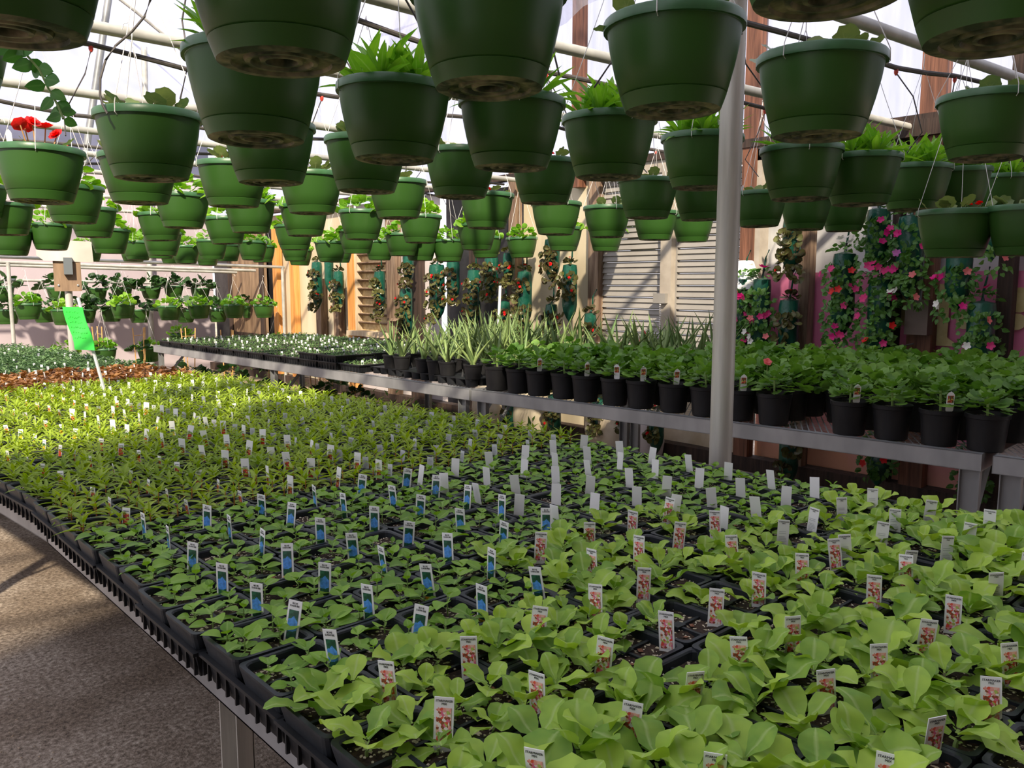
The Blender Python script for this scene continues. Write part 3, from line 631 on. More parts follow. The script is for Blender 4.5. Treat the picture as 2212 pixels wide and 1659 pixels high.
# ================================================================ TRAYS ON THE NEAR BENCH
def packmesh():
    mb = MB(); w, d, h = PX - .004, PY - .004, .052
    def rr(wx, dy, r, z, n=3):
        pts = []
        for cx, cy, a0 in ((wx / 2 - r, dy / 2 - r, 0), (-wx / 2 + r, dy / 2 - r, pi / 2), (-wx / 2 + r, -dy / 2 + r, pi), (wx / 2 - r, -dy / 2 + r, 1.5 * pi)):
            for i in range(n + 1): a = a0 + pi / 2 * i / n; pts.append((cx + r * cos(a), cy + r * sin(a), z))
        return pts
    rings = [rr(w * .86, d * .86, .012, -h), rr(w, d, .012, -.004), rr(w, d, .012, 0), rr(w - .014, d - .014, .014, 0), rr(w - .018, d - .018, .014, -.003), rr(w * .84, d * .84, .014, -.026)]
    n = len(rings[0]); vs = [p for r in rings for p in r]
    fs = [tuple(range(n))[::-1]] + [(i * n + j, i * n + (j + 1) % n, (i + 1) * n + (j + 1) % n, (i + 1) * n + j) for i in range(len(rings) - 1) for j in range(n)]
    mb.add(vs, fs, smooth=False)
    mb.box(-w * .42, w * .42, -.003, .003, -.03, -.011); mb.box(-.003, .003, -d * .42, d * .42, -.03, -.011)
    mb.box(-.012, .012, -.009, .009, -.03, -.009)
    return mb.mesh('cell_pack', 'pack')
PACK = packmesh()
def soilmesh(seed, fine=True):
    r = random.Random(seed); mb = MB(); n = 7; w, d = PX * .86, PY * .86; vs = []; fs = []
    for i in range(n + 1):
        for j in range(n + 1): vs.append((-w / 2 + w * i / n, -d / 2 + d * j / n, -.017 + r.uniform(-.003, .003)))
    for i in range(n):
        for j in range(n): a = i * (n + 1) + j; fs.append((a, a + n + 1, a + n + 2, a + 1))
    mb.add(vs, fs)
    def bit(x, y, s, m, sz=1):
        c = [(s, 0, 0), (0, s * .8, 0), (-s, 0, 0), (0, -s * .8, 0), (0, 0, s * .8 * sz), (0, 0, -s * .3)]
        mb.add(c, [(0, 1, 4), (1, 2, 4), (2, 3, 4), (3, 0, 4)], T=T_(x, y, -.0145, rz=r.uniform(0, 6), rx=r.uniform(-.5, .5)), m=m)
    for _ in range(60 if fine else 8): bit(r.uniform(-w / 2, w / 2), r.uniform(-d / 2, d / 2), r.uniform(.0010, .0030), 1)
    for _ in range(3 if fine else 0): bit(r.uniform(-w / 2, w / 2), r.uniform(-d / 2, d / 2), r.uniform(.004, .008), 2, .4)
    return mb.mesh('potting_soil', ['soil', 'perlite', 'bark'])
SOILS = [soilmesh(i) for i in range(6)]; SOILF = [soilmesh(20 + i, False) for i in range(3)]
def traymesh():
    mb = MB(); w, d = PX * 4, PY * 2
    def ring(a, z): return [(-w / 2 + a, -d / 2 + a, z), (w / 2 - a, -d / 2 + a, z), (w / 2 - a, d / 2 - a, z), (-w / 2 + a, d / 2 - a, z)]
    rings = [ring(.016, 0), ring(.006, .046), ring(-.002, .046), ring(-.002, .052), ring(.008, .052), ring(.018, .004)]
    vs = [p for r in rings for p in r]; fs = [(3, 2, 1, 0)] + [(i * 4 + j, i * 4 + (j + 1) % 4, i * 4 + 4 + (j + 1) % 4, i * 4 + 4 + j) for i in range(5) for j in range(4)] + [(20, 21, 22, 23)]
    mb.add(vs, fs)
    # moulded ribs and slots on the outer walls
    for i in range(8):
        y = -d / 2 + d * (i + .5) / 8
        for s in (-1, 1): mb.box(s * (w / 2 - .009) - .003, s * (w / 2 - .009) + .003, y - .002, y + .002, .004, .046)
    for i in range(15):
        x = -w / 2 + w * (i + .5) / 15
        for s in (-1, 1): mb.box(x - .002, x + .002, s * (d / 2 - .009) - .003, s * (d / 2 - .009) + .003, .004, .046)
    return mb.mesh('carry_tray', 'tray')
TRAY = traymesh()
def rowY(r): return .185 + .0 + PY * r          # near edge of pack row r
NROW = 58
VAR = {}
def variety(cx, cy, col):
    if cy < 1.07 + (.295 if 4 <= col < 8 else 0): return 'nico'
    if cy < 2.10: return 'ager'
    if cy < 5.25: return 'zin'
    if cy < 6.15: return 'bronze'
    return 'grey'
packs = []    # (col,row,x,y,var)
for tr in range(NROW // 2):
    ty = rowY(tr * 2) + PY
    for tcn in range(3):
        tx = X0 + PX * 4 * tcn + PX * 2 + bx(ty); jig = R.uniform(-.008, .006) if tcn == 0 else R.uniform(-.003, .003)
        if tcn == 0 and tr in (1, 2): jig = .012 * (1 if tr == 1 else 0)
        rz = (math.atan(.085) if ty > 2.6 else 0) + R.uniform(-.006, .006)
        vr = variety(tx, ty, tcn * 4)
        desc = {'nico': 'broad-leaved seedlings', 'ager': 'small round-leaved seedlings', 'zin': 'spiky lime seedlings', 'bronze': 'bronze-leaved seedlings', 'grey': 'grey-green seedlings'}[vr]
        t = obj('seedling_tray', None, T=T_(tx + jig, ty, ZR - .0615, rz=rz), label='black tray of %s, %s, %s tray row from the camera' % (desc, ['aisle side', 'middle', 'wall side'][tcn], ordn(tr + 1)), cat='tray', group='seedling trays on the near bench')
        obj('carry_tray', TRAY, t, T_(0, 0, -.022))
        far = ty > 5
        for pc in range(4):
            for pr in range(2):
                lx = (pc - 1.5) * PX; ly = (pr - .5) * PY
                tl = R.uniform(-.012, .012)
                pk = obj('cell_pack', PACK, t, T_(lx, ly, .0615 + R.uniform(-.001, .0015), rx=tl, ry=R.uniform(-.01, .01)))
                obj('potting_soil', R.choice(SOILS if ty < 3.6 else SOILF), pk, T_(0, 0, 0, rz=pi * R.randrange(2)))
                c_, s_ = cos(rz), sin(rz)
                packs.append((tcn * 4 + pc, tr * 2 + pr, tx + jig + lx * c_ - ly * s_, ty + lx * s_ + ly * c_))
CELL = [('front aisle-side', -1, -1), ('front wall-side', 1, -1), ('back aisle-side', -1, 1), ('back wall-side', 1, 1)]
# ---- leaf libraries
def lib(k, prof, matk, L, W, n=5, **kw):
    out = []
    for i in range(k):
        s = R.uniform(.85, 1.15); out.append(leafmesh('leaf', matk, leafgeo(L * s, W * s * R.uniform(.88, 1.12), prof, R.uniform(*kw.get('curl', (.0, .35))), R.uniform(*kw.get('fold', (.1, .4))), L * kw.get('pet', .12), n, kw.get('wave', 0))))
    return out
NICO = lib(8, 'spoon', 'l_nico', .070, .046, 8, wave=.4, fold=(.15, .45), curl=(.0, .4), pet=.10)
AGER = lib(8, 'ovate', 'l_ager', .047, .034, 6, fold=(.1, .4), curl=(0, .35), pet=.22)
ZIN = lib(6, 'lance', 'l_zin', .058, .0175, 5, fold=(.3, .7), curl=(.0, .5), pet=.04)
def merged(name, matk, parts):
    mb = MB()
    for me_geo, T, m in parts: mb.add(me_geo[0], me_geo[1], uvs=me_geo[2], T=T, m=m, smooth=True)
    return mb.mesh(name, matk)
def shoot(h, matk, r=.0014):
    return MB().tube([(0, 0, -.006), (.001, 0, h * .5), (0, .001, h)], [r * 1.2, r, r * .7], 5).mesh('stem', matk)
STEMA = [shoot(h, 'stem') for h in (.020, .028, .036)]; STEMN = shoot(.008, 'stem', .003); STEMZ = [shoot(h, 'l_zinred', .0016) for h in (.030, .040)]
def zgeo(K, L, W, layers, h, prof='lance', zmat=0, seed=0, n=3, el=(.15, .9)):
    r = random.Random(seed); parts = []
    for ly in range(layers):
        z = h * (ly + .6) / layers; f = 1 - .45 * ly / layers
        for k in range(K):
            a = 2 * pi * k / K + ly * 1.2 + r.uniform(-.3, .3)
            parts.append((leafgeo(L * f * r.uniform(.8, 1.1), W * f, prof, r.uniform(.1, .5), .4, L * .05, n), blade(a, r.uniform(*el) + .25 * ly / layers, 0, 0, z, r.uniform(-.2, .2)), zmat))
    return parts
ZINM = [merged('foliage', 'l_zin', zgeo(5, .058, .018, 3, .040, seed=i, n=3)) for i in range(6)]
BRZM = [merged('foliage', 'l_bronze', zgeo(5, .046, .032, 2, .034, 'ovate', seed=i + 10, n=3)) for i in range(5)]
GRYM = [merged('foliage', 'l_grey', zgeo(4, .045, .022, 3, .045, 'ovate', seed=i + 20, n=3)) for i in range(5)]
cnt = {'nico': 0, 'ager': 0, 'zin': 0, 'bronze': 0, 'grey': 0}
stuffparts = {'ager': [], 'zin': [], 'bronze': [], 'grey': []}
DESC = {'nico': 'broad-leaved', 'ager': 'round-leaved', 'zin': 'spiky lime', 'bronze': 'bronze-leaved', 'grey': 'grey-green'}
order = sorted(packs, key=lambda p: p[3])
tags = []
for col, row, px, py in order:
    vr = variety(px, py, col)
    for cn, sx, sy in CELL:
        if R.random() < (.24 if vr == 'nico' else .03): continue
        x = px + sx * PX * .215 + R.uniform(-.010, .010); y = py + sy * PY * .215 + R.uniform(-.010, .010)
        # cull what the picture cannot show: cells off the left of the frame
        fwd = x * .669 + y * .743; rt = x * .743 - y * .669
        if fwd < .3 or rt / fwd < -.70 or rt / fwd > .72: continue
        z = ZR - .016; cnt[vr] += 1
        lab = '%s seedling, %s cell, %s pack from the aisle, %s pack row' % (DESC[vr], cn, ordn(col + 1), ordn(row + 1))
        grp = DESC[vr] + ' seedlings on the near bench'
        if vr in ('nico', 'ager') and cnt[vr] > 300 and vr == 'nico': pass
        if vr == 'nico':
            t = obj('broadleaf_seedling', None, T=T_(x, y, z, rz=R.uniform(0, 6.3), s=R.uniform(.88, 1.22) if y < .72 else R.uniform(.64, 1.0)), label=lab, cat='seedling', group=grp)
            obj('stem', STEMN, t)
            nl = R.choice((5, 6, 6, 7)); a = 0
            for k in range(nl):
                a += 2.4 + R.uniform(-.35, .35); q = k / nl
                obj('leaf', R.choice(NICO), t, blade(a, .20 + .80 * q + R.uniform(-.15, .22), 0, 0, .004 + .004 * k, R.uniform(-.35, .35), 1.08 - .5 * q * q))
        elif vr == 'ager' and cnt[vr] <= 300:
            t = obj('roundleaf_seedling', None, T=T_(x, y, z, rz=R.uniform(0, 6.3), s=R.uniform(.68, 1.05)), label=lab, cat='seedling', group=grp)
            st = R.randrange(3); obj('stem', STEMA[st], t); h = (.020, .028, .036)[st]
            for ly in range(3):
                a = ly * 1.57 + R.uniform(-.2, .2)
                for s in (0, pi):
                    obj('leaf', R.choice(AGER), t, blade(a + s + R.uniform(-.15, .15), (.12, .30, .85)[ly] + R.uniform(-.12, .15), 0, 0, h * (ly + 1) / 3, R.uniform(-.25, .25), (.95, 1.05, .55)[ly]))
            if R.random() < .6:
                a = R.uniform(0, 6)
                for s in (.7, 3.8): obj('leaf', R.choice(AGER), t, blade(a + s, .05, 0, 0, h * .3, 0, .8))
        elif vr == 'zin' and cnt[vr] <= 110:
            t = obj('spiky_seedling', None, T=T_(x, y, z, rz=R.uniform(0, 6.3), s=R.uniform(.85, 1.15)), label=lab, cat='seedling', group=grp)
            st = R.randrange(2); obj('stem', STEMZ[st], t, label='reddish stem'); h = (.030, .040)[st]
            for ly in range(3):
                for k in range(3):
                    obj('leaf', R.choice(ZIN), t, blade(ly * 1.05 + k * 2.094 + R.uniform(-.3, .3), (.15, .4, .95)[ly] + R.uniform(-.1, .2), 0, 0, h * (ly + 1.2) / 3.2, R.uniform(-.2, .2), (1, .9, .6)[ly]))
        elif vr != 'ager' and cnt[vr] <= 300:
            lib_ = {'zin': ZINM, 'bronze': BRZM, 'grey': GRYM}[vr]
            obj({'zin': 'spiky_seedling', 'bronze': 'bronze_seedling', 'grey': 'grey_green_seedling'}[vr], R.choice(lib_), None, T_(x, y, z, rz=R.uniform(0, 6.3), s=R.uniform(.85, 1.2)), label=lab, cat='seedling', group=grp)
        else:
            stuffparts[vr].append((x, y, z))
    tags.append((col, row, px, py, vr))
for vr, pts in stuffparts.items():
    if not pts: continue
    mb = MB(); r = random.Random(3)
    base = {'ager': zgeo(2, .034, .02, 3, .02, 'ovate', seed=4, n=3), 'zin': zgeo(5, .058, .018, 3, .040, seed=3, n=2), 'bronze': zgeo(5, .046, .032, 2, .034, 'ovate', seed=2, n=2), 'grey': zgeo(4, .045, .022, 3, .045, 'ovate', seed=1, n=2)}[vr]
    for x, y, z in pts:
        T0 = T_(x, y, z, rz=r.uniform(0, 6.3), s=r.uniform(.85, 1.2))
        for g, T, m in base: mb.add(g[0], g[1], uvs=g[2], T=T0 @ T, smooth=True)
    mo(mb, {'ager': 'roundleaf_seedlings', 'zin': 'spiky_seedlings', 'bronze': 'bronze_seedlings', 'grey': 'grey_green_seedlings'}[vr], {'ager': 'l_ager', 'zin': 'l_zin', 'bronze': 'l_bronze', 'grey': 'l_grey'}[vr], kind='stuff', label='mass of further %s seedlings towards the far end of the near bench' % DESC[vr], cat='seedlings')
# ---- plant tags
def textmesh(name, lines, matk, size, z0, dz, y=-.0012):
    cu = bpy.data.curves.new('t', 'FONT'); cu.body = '\n'.join(lines); cu.size = size; cu.align_x = 'CENTER'; cu.space_line = dz; cu.resolution_u = 1; cu.extrude = .0001; cu.offset = size * .012
    o = bpy.data.objects.new('t', cu); COL.objects.link(o); bpy.context.view_layer.update()
    me = bpy.data.meshes.new_from_object(o.evaluated_get(bpy.context.evaluated_depsgraph_get())); bpy.data.objects.remove(o)
    me.name = name; me.transform(Matrix.Translation((0, y, z0)) @ Matrix.Rotation(pi / 2, 4, 'X')); me.materials.clear(); me.materials.append(M[matk]); return me
TW, TH = .0265, .098
def tagbody(w=TW, h=TH, pt=False):
    mb = MB(); a = w / 2; t = .0006; z0 = -.03
    pts = [(-a, z0 + .02), (0, z0), (a, z0 + .02), (a, h - .03)] + ([(a * .6, h - .022), (0, h - .016), (-a * .6, h - .022)] if pt else []) + [(-a, h - .03)]
    n = len(pts); vs = [(x, -t, z) for x, z in pts] + [(x, t, z) for x, z in pts]
    mb.add(vs, [tuple(range(n)), tuple(range(2 * n - 1, n - 1, -1))] + [(i, n + i, n + (i + 1) % n, (i + 1) % n) for i in range(n)]); return mb
TAGW = tagbody().mesh('plant_tag', 'tag'); TAGG = tagbody(.021, .078).mesh('plant_tag', 'taggrey'); TAGN = tagbody(.021, .080).mesh('plant_tag', 'tag')
def panel(w, z0, z1, matk, y=-.0010):
    mb = MB(); mb.box(-w / 2, w / 2, y - .0003, y, z0, z1); return mb.mesh('picture', matk)
def lines(w, zs, matk='inkgrey', y=-.0010, h=.0007):
    mb = MB(); r = random.Random(2)
    for z in zs: ww = w * r.uniform(.6, 1); mb.box(-w / 2, -w / 2 + ww, y - .0002, y, z, z + h)
    return mb.mesh('small_print', matk)
top = TH - .03
T_STAR = textmesh('lettering', ['STARMAKER', 'MIX'], 'ink', .0042, top - .0062, .95)
T_BLUE = textmesh('lettering', ['BLUE', 'DANUBE'], 'ink', .0046, top - .0064, .95)
ST_STAR = textmesh('lettering', ['STARMAKER', 'MIX'], 'inkgrey', .0040, top - .0062, .95)
PAN = {'star': panel(.020, .004, top - .014, 'p_star'), 'blue': panel(.0185, .000, top - .0165, 'p_blue'), 'band': panel(.0185, -.006, -.0005, 'f_yellow')}
for k in ('redball', 'redbig', 'yellow', 'orange', 'redwhite'): PAN[k] = panel(.0165, .002, .036, 'p_' + k)
L_HEAD = lines(.015, [.042, .0445], 'ink'); L_BACK = lines(.016, [.006 + .0032 * i for i in range(11)]); L_SB = lines(.019, [.004 + .0034 * i for i in range(8)] + [.036, .040])
HEADZ = panel(.0150, .0405, .0435, 'inkgrey')
ti = 0; stuff_tags = MB()
for col, row, px, py, vr in tags:
    fwd = px * .669 + py * .743; rt = px * .743 - py * .669
    if fwd < .3 or rt / fwd < -.68 or rt / fwd > .70: continue
    if vr == 'nico' and R.random() < .12: continue
    front = col < 6 or (vr == 'nico' and (col < 8))
    if vr in ('bronze', 'grey') and R.random() < (.3 if vr == 'bronze' else .45): continue
    # tags on the aisle half face the aisle, on the wall half they turn their backs
    az = -pi / 2 + R.uniform(-.15, .75) + (R.uniform(0, .5) if vr == 'nico' else 0)
    if not front: az += pi
    x = px + (-.055 if not front else .050) * 1 + R.uniform(-.006, .006); y = py - .045 + R.uniform(-.008, .02)
    T = T_(x, y, ZR - .016 + .004, rz=az, rx=R.uniform(-.16, .16), ry=R.uniform(-.12, .12)) 
    desc = {'nico': 'pink and red flower', 'ager': 'blue flower', 'zin': 'red flower', 'bronze': 'red and blue', 'grey': 'plain'}[vr]
    ti += 1
    if ti > 290:
        b = tagbody(.021, .078); g_ = vr in ('zin', 'grey') and not front
        stuff_tags.add(b.v, b.f, T=T, m=1 if g_ else 0)
        if front and vr in ('zin', 'bronze'):
            for y_ in (-.0012,): stuff_tags.box(-.0082, .0082, y_ - .0003, y_, .002, .036, T=T, m=2 if vr == 'bronze' else 3 if py < 3.25 else 4 if py < 3.75 else 5)
        continue
    kind = None
    if vr == 'zin':
        kind = 'redball' if py < 2.85 else 'redbig' if py < 3.25 else 'yellow' if py < 3.75 else 'orange'
        desc = {'redball': 'small red flower', 'redbig': 'large red flower', 'yellow': 'yellow flower', 'orange': 'orange flower'}[kind]
    if vr == 'bronze': kind = 'redwhite'
    lab = ('%s picture tag' % desc if front and vr != 'grey' else 'back of %s tag' % desc) + ', %s pack from the aisle, %s pack row' % (ordn(col + 1), ordn(row + 1))
    grey = vr in ('zin', 'grey') and not front
    big = vr in ('nico', 'ager') or (vr in ('zin', 'bronze') and front and 2 < col)
    t = obj('plant_tag', TAGG if grey else (TAGW if big else TAGN), None, T, label=lab, cat='tag', group='plant tags on the near bench')
    if vr == 'nico':
        obj('lettering', T_STAR, t)
        if front: obj('picture', PAN['star'], t)
        else: obj('small_print', L_SB, t)
        # text side faces the camera in either half
        if not front: t.matrix_basis = t.matrix_basis @ Matrix.Rotation(pi, 4, 'Z')
    elif vr == 'ager':
        if front: obj('lettering', T_BLUE, t); obj('picture', PAN['blue'], t); obj('price_band', PAN['band'], t)
    elif vr == 'zin':
        if front:
            obj('picture', PAN[kind], t); obj('title_line', HEADZ, t)
        else:
            obj('small_print', L_BACK, t); t.matrix_basis = t.matrix_basis @ Matrix.Rotation(pi, 4, 'Z')
    elif vr == 'bronze' and front:
        obj('picture', PAN[kind], t)
if stuff_tags.v: mo(stuff_tags, 'plant_tags', ['tag', 'taggrey', 'p_redwhite', 'p_redball', 'p_yellow', 'p_orange'], kind='stuff', label='crowd of small plant tags in the far half of the near bench', cat='tags')

# ================================================================ HANGING BASKETS
def basketmeshes():
    r, h = .15, .19
    body = MB().lathe([(.100, .033), (.1105, .0345), (.1135, .037), (.1265, .085), (.1365, .130), (.1425, .172), (.1375, .172), (.130, .125), (.108, .05)], 36)
    rim = MB().lathe([(.141, .166), (.1425, .168), (.150, .168), (.1505, .171), (.150, .186), (.147, .190), (.141, .190), (.139, .186), (.139, .172)], 36)
    base = MB().lathe([(.108, .036), (.1125, .033), (.1015, .003), (.094, .000), (.080, .000), (.078, .006), (.060, .008), (.057, .002), (.050, .002), (.047, .009), (.036, .010), (.033, .003), (.026, .003), (.024, .03), (.001, .03)], 36)
    for vtx in range(0): pass
    # colour split: outer wall of the saucer green, underside stained
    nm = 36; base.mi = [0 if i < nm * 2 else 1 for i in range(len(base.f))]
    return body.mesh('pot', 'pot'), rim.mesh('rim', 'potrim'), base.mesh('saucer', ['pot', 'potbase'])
POT, RIM, SAUCER = basketmeshes()
BSOIL = MB().lathe([(.139, .168), (.10, .174), (.05, .177), (.001, .178)], 18).mesh('potting_soil', 'soil')
def hanger(h):
    mb = MB()
    for k in range(3):
        a = 2 * pi * k / 3 + .5; x, y = .147 * cos(a), .147 * sin(a)
        mb.tube([(x * .97, y * .97, .160), (x * 1.03, y * 1.03, .166), (x * 1.02, y * 1.02, .194), (x * .5, y * .5, .19 + h * .42), (0, 0, .19 + h * .84)], .0013, 4)
    mb.tube([(0, 0, .19 + h * .82), (0, 0, .19 + h * .93), (.012, 0, .19 + h), (.03, 0, .19 + h * .99), (.036, 0, .19 + h * .95)], .0019, 5)
    return mb.mesh('hanger', 'wire')
HANG = {}
STRAP = lib(6, 'strap', 'l_strap', .135, .027, 6, fold=(.2, .5), curl=(.1, .6), pet=.03)
DISC = lambda matk, r, k=5, lobes=7, depth=.14: [leafmesh('leaf', matk, discgeo(r * R.uniform(.8, 1.15), r * .8, lobes, depth, R.uniform(-.1, .35), 16)) for _ in range(k)]
BEG = DISC('l_beg', .032); GERL = DISC('l_gerlite', .030, 5, 8, .10); GER = DISC('l_ger', .026, 6, 7, .24)
def petals(matk, n, r, layers=1, name='flower'):
    mb = MB()
    for ly in range(layers):
        for k in range(n):
            g = leafgeo(r * (1 - .22 * ly), r * (.95 if layers > 1 else .72) * (1 - .15 * ly), 'round', -.15, .15, 0, 6); mb.add(g[0], g[1], uvs=[(.2, .5)] * len(g[0]), T=blade(2 * pi * k / n + ly * .6, .15 + .42 * ly, 0, 0, .001 * ly, 0), smooth=True)
    return mb.mesh(name, matk)
ROSE = petals('f_red', 7, .030, 4)
FLOW = {k: petals('f_' + k, 5, .027) for k in ('red', 'pink', 'mag', 'white', 'coral', 'lilac', 'salmon', 'yellow')}
SMALLRED = petals('f_red', 4, .015, 2)
def clump(matk, k, rad, L, kind='disc', seed=0, h=.05, sc=1.0, **kw):
    r = random.Random(seed); mb = MB()
    for i in range(k):
        a = r.uniform(0, 2 * pi); q = math.sqrt(r.random()) * rad; z = h * (1 - (q / rad) ** 2) * r.uniform(.6, 1.1)
        g = discgeo(L * r.uniform(.7, 1.15), L * .4, 7, .13, r.uniform(-.2, .35), kw.get('n', 12)) if kind == 'disc' else leafgeo(L * r.uniform(.7, 1.1), L * kw.get('wr', .5), kind, r.uniform(0, .4), .3, L * .1, kw.get('n', 4))
        mb.add(g[0], g[1], uvs=g[2], T=blade(a + r.uniform(-.6, .6), r.uniform(-.35, 1.2) * (1 - .5 * q / rad), q * cos(a), q * sin(a), z, r.uniform(-.9, .9)), smooth=True)
    return mb.mesh('foliage', matk)
GCL = [clump('l_gerlite', 46, .13, .032, seed=i, h=.10, n=10) for i in range(4)]
GCD = [clump('l_ger', 40, .15, .038, seed=i + 40, h=.10, n=10) for i in range(3)]
GCK = [clump('l_gerdark', 40, .16, .040, seed=i + 50, h=.12, n=10) for i in range(3)]
BCL = [clump('l_beg', 14, .10, .030, seed=i + 60, h=.04, n=10) for i in range(4)]
BTAG = tagbody(.022, .07, True).mesh('plant_tag', 'tag'); BPIC = panel(.016, .004, .026, 'p_redbig')
bkn = {}
def basket(x, y, zb, kind, lab, grp, wirelen=.5, near=True):
    t = obj('hanging_basket', None, T=T_(x, y, zb, rz=R.uniform(0, 6.3), rx=R.uniform(-.025, .025), ry=R.uniform(-.02, .02)), label=lab, cat='hanging basket', group=grp)
    obj('pot', POT, t); obj('rim', RIM, t); obj('saucer', SAUCER, t); obj('potting_soil', BSOIL, t)
    k = round(wirelen, 1)
    if k not in HANG: HANG[k] = hanger(k)
    obj('hanger', HANG[k], t)
    if kind == 's':
        for ros in range(6):
            ra = ros * 1.2566; rq = .078 if ros < 5 else 0; cx_, cy_ = rq * cos(ra), rq * sin(ra)
            for i in range(16):
                u = i / 16
                obj('leaf', R.choice(STRAP), t, blade(i * 2.4 + R.uniform(-.2, .2), 1.35 - 1.15 * u + R.uniform(-.15, .2), cx_, cy_, .176 + (.012 if ros == 5 else 0), R.uniform(-.4, .4), R.uniform(.75, 1.15)))
    elif kind in 'bfr' and near:
        for i in range(9 if kind == 'b' else 12):
            a = R.uniform(0, 6.3); q = R.uniform(.02, .11)
            obj('leaf', R.choice(BEG), t, blade(a, R.uniform(-.1, 1.0), q * cos(a), q * sin(a), .178 + R.uniform(0, .02), R.uniform(-.4, .4)))
        if kind == 'r':
            for a, q, h in ((2.8, .05, .09), (3.5, .06, .085), (3.1, .02, .10), (1.2, .05, .095), (.7, .07, .07)):
                f = obj('flower', ROSE, t, T_(q * cos(a), q * sin(a), .18 + h, rx=R.uniform(-.8, .8), ry=R.uniform(-.8, .8)))
                mo(MB().tube([(q * .6 * cos(a), q * .6 * sin(a), .175), (q * cos(a), q * sin(a), .18 + h)], .0025, 5), 'flower_stem', 'stemred', t)
            
        elif kind == 'b' and R.random() < .6:
            a = R.uniform(0, 6.3)
            for _ in range(3): obj('flower', SMALLRED, t, T_(.07 * cos(a) + R.uniform(-.02, .02), .07 * sin(a) + R.uniform(-.02, .02), .205 + R.uniform(0, .02), rx=R.uniform(-1, 1)))
    elif kind == 'b': obj('foliage', R.choice(BCL), t, T_(0, 0, .175))
    elif kind == 'g': obj('foliage', R.choice(GCL), t, T_(0, 0, .175, s=1.05))
    elif kind == 't': obj('foliage', R.choice(GCL), t, T_(0, 0, .172, s=1.15))
    elif kind == 'd': obj('foliage', R.choice(GCK), t, T_(0, 0, .165, s=1.5))
    if kind in 'bsfrg' and R.random() < .5 and near:
        a = R.uniform(0, 6.3)
        g = obj('plant_tag', BTAG, t, T_(.11 * cos(a), .11 * sin(a), .185, rz=R.uniform(-.6, .6) - .7, rx=.15)); 
    return t
PD = {'s': 'strappy green leaves', 'b': 'begonia leaves', 'f': 'sparse begonia leaves', 'r': 'red begonia blooms', 'g': 'bright green geranium', 'n': 'hidden plant', 'm': 'trailing stem'}
POTS = [[0.29, 1.406, 1.804, 'n', 0], [0.385, 2.514, 1.925, 'm', 2], [0.877, 2.566, 1.752, 'b', 2], [0.778, 3.425, 1.74, 'r', 3], [0.652, 1.281, 1.8, 'n', 0], [0.829, 1.759, 1.758, 's', 1], [1.06, 1.242, 1.814, 'n', 0], [1.254, 1.854, 1.766, 's', 1], [1.589, 1.77, 1.767, 's', 1], [1.488, 1.134, 1.814, 'f', 0], [1.919, 1.031, 1.797, 'f', 0], [2.019, 1.785, 1.778, 's', 1], [2.589, 1.839, 1.792, 's', 1], [1.145, 0.608, 1.842, 'n', 0], [1.41, 0.474, 1.81, 'n', 0], [2.831, 0.961, 1.826, 'f', 0], [2.89, 1.609, 1.755, 's', 1], [3.22, 1.538, 1.751, 's', 1], [3.763, 1.556, 1.762, 's', 1], [4.121, 1.515, 1.778, 's', 1], [4.78, 1.546, 1.803, 's', 1], [3.588, 1.311, 1.549, 'b', 0], [3.624, 1.063, 1.551, 'b', 0], [4.164, 2.556, 1.759, 'b', 2], [4.59, 2.516, 1.757, 'b', 2], [5.019, 2.49, 1.765, 'b', 2], [3.632, 2.568, 1.769, 'b', 2], [3.243, 2.614, 1.761, 'b', 2], [3.936, 3.485, 1.729, 'b', 3], [4.399, 3.476, 1.727, 'b', 3], [4.817, 3.478, 1.728, 'b', 3], [5.258, 4.669, 1.708, 'g', 4], [5.722, 4.645, 1.711, 'g', 4], [3.495, 3.497, 1.729, 'b', 3], [4.756, 4.669, 1.699, 'g', 4], [2.585, 2.657, 1.794, 'b', 2], [2.145, 2.697, 1.794, 'b', 2], [1.656, 2.631, 1.776, 'b', 2], [1.265, 2.588, 1.772, 'b', 2], [1.142, 3.482, 1.762, 'b', 3], [1.549, 3.53, 1.776, 'b', 3], [1.945, 3.568, 1.771, 'b', 3], [1.784, 4.758, 1.754, 'g', 4], [1.235, 4.796, 1.758, 'g', 4], [1.138, 5.865, 1.737, 'g', 5], [0.978, 5.766, 1.829, 'g', 5], [2.433, 3.568, 1.774, 'b', 3], [2.972, 3.51, 1.743, 'b', 3], [3.411, 4.741, 1.722, 'g', 4], [2.952, 4.757, 1.729, 'g', 4], [2.174, 4.734, 1.742, 'g', 4], [2.516, 4.712, 1.735, 'g', 4], [2.489, 5.816, 1.723, 'g', 5], [3.032, 5.846, 1.696, 'g', 5], [2.06, 5.893, 1.735, 'g', 5], [2.401, 6.865, 1.664, 'g', 6], [1.595, 6.846, 1.687, 'g', 6], [1.622, 5.877, 1.741, 'g', 5], [1.993, 6.831, 1.669, 'g', 6], [1.343, 6.894, 1.643, 'g', 6], [3.907, 4.725, 1.686, 'g', 4], [4.476, 5.797, 1.631, 'g', 5], [5.286, 5.728, 1.678, 'g', 5], [4.873, 5.763, 1.67, 'g', 5], [4.035, 5.864, 1.672, 'g', 5], [4.256, 5.918, 1.638, 'g', 5], [3.585, 5.852, 1.681, 'g', 5], [4.426, 6.823, 1.663, 'g', 6], [3.886, 6.803, 1.636, 'g', 6]]
used = {}
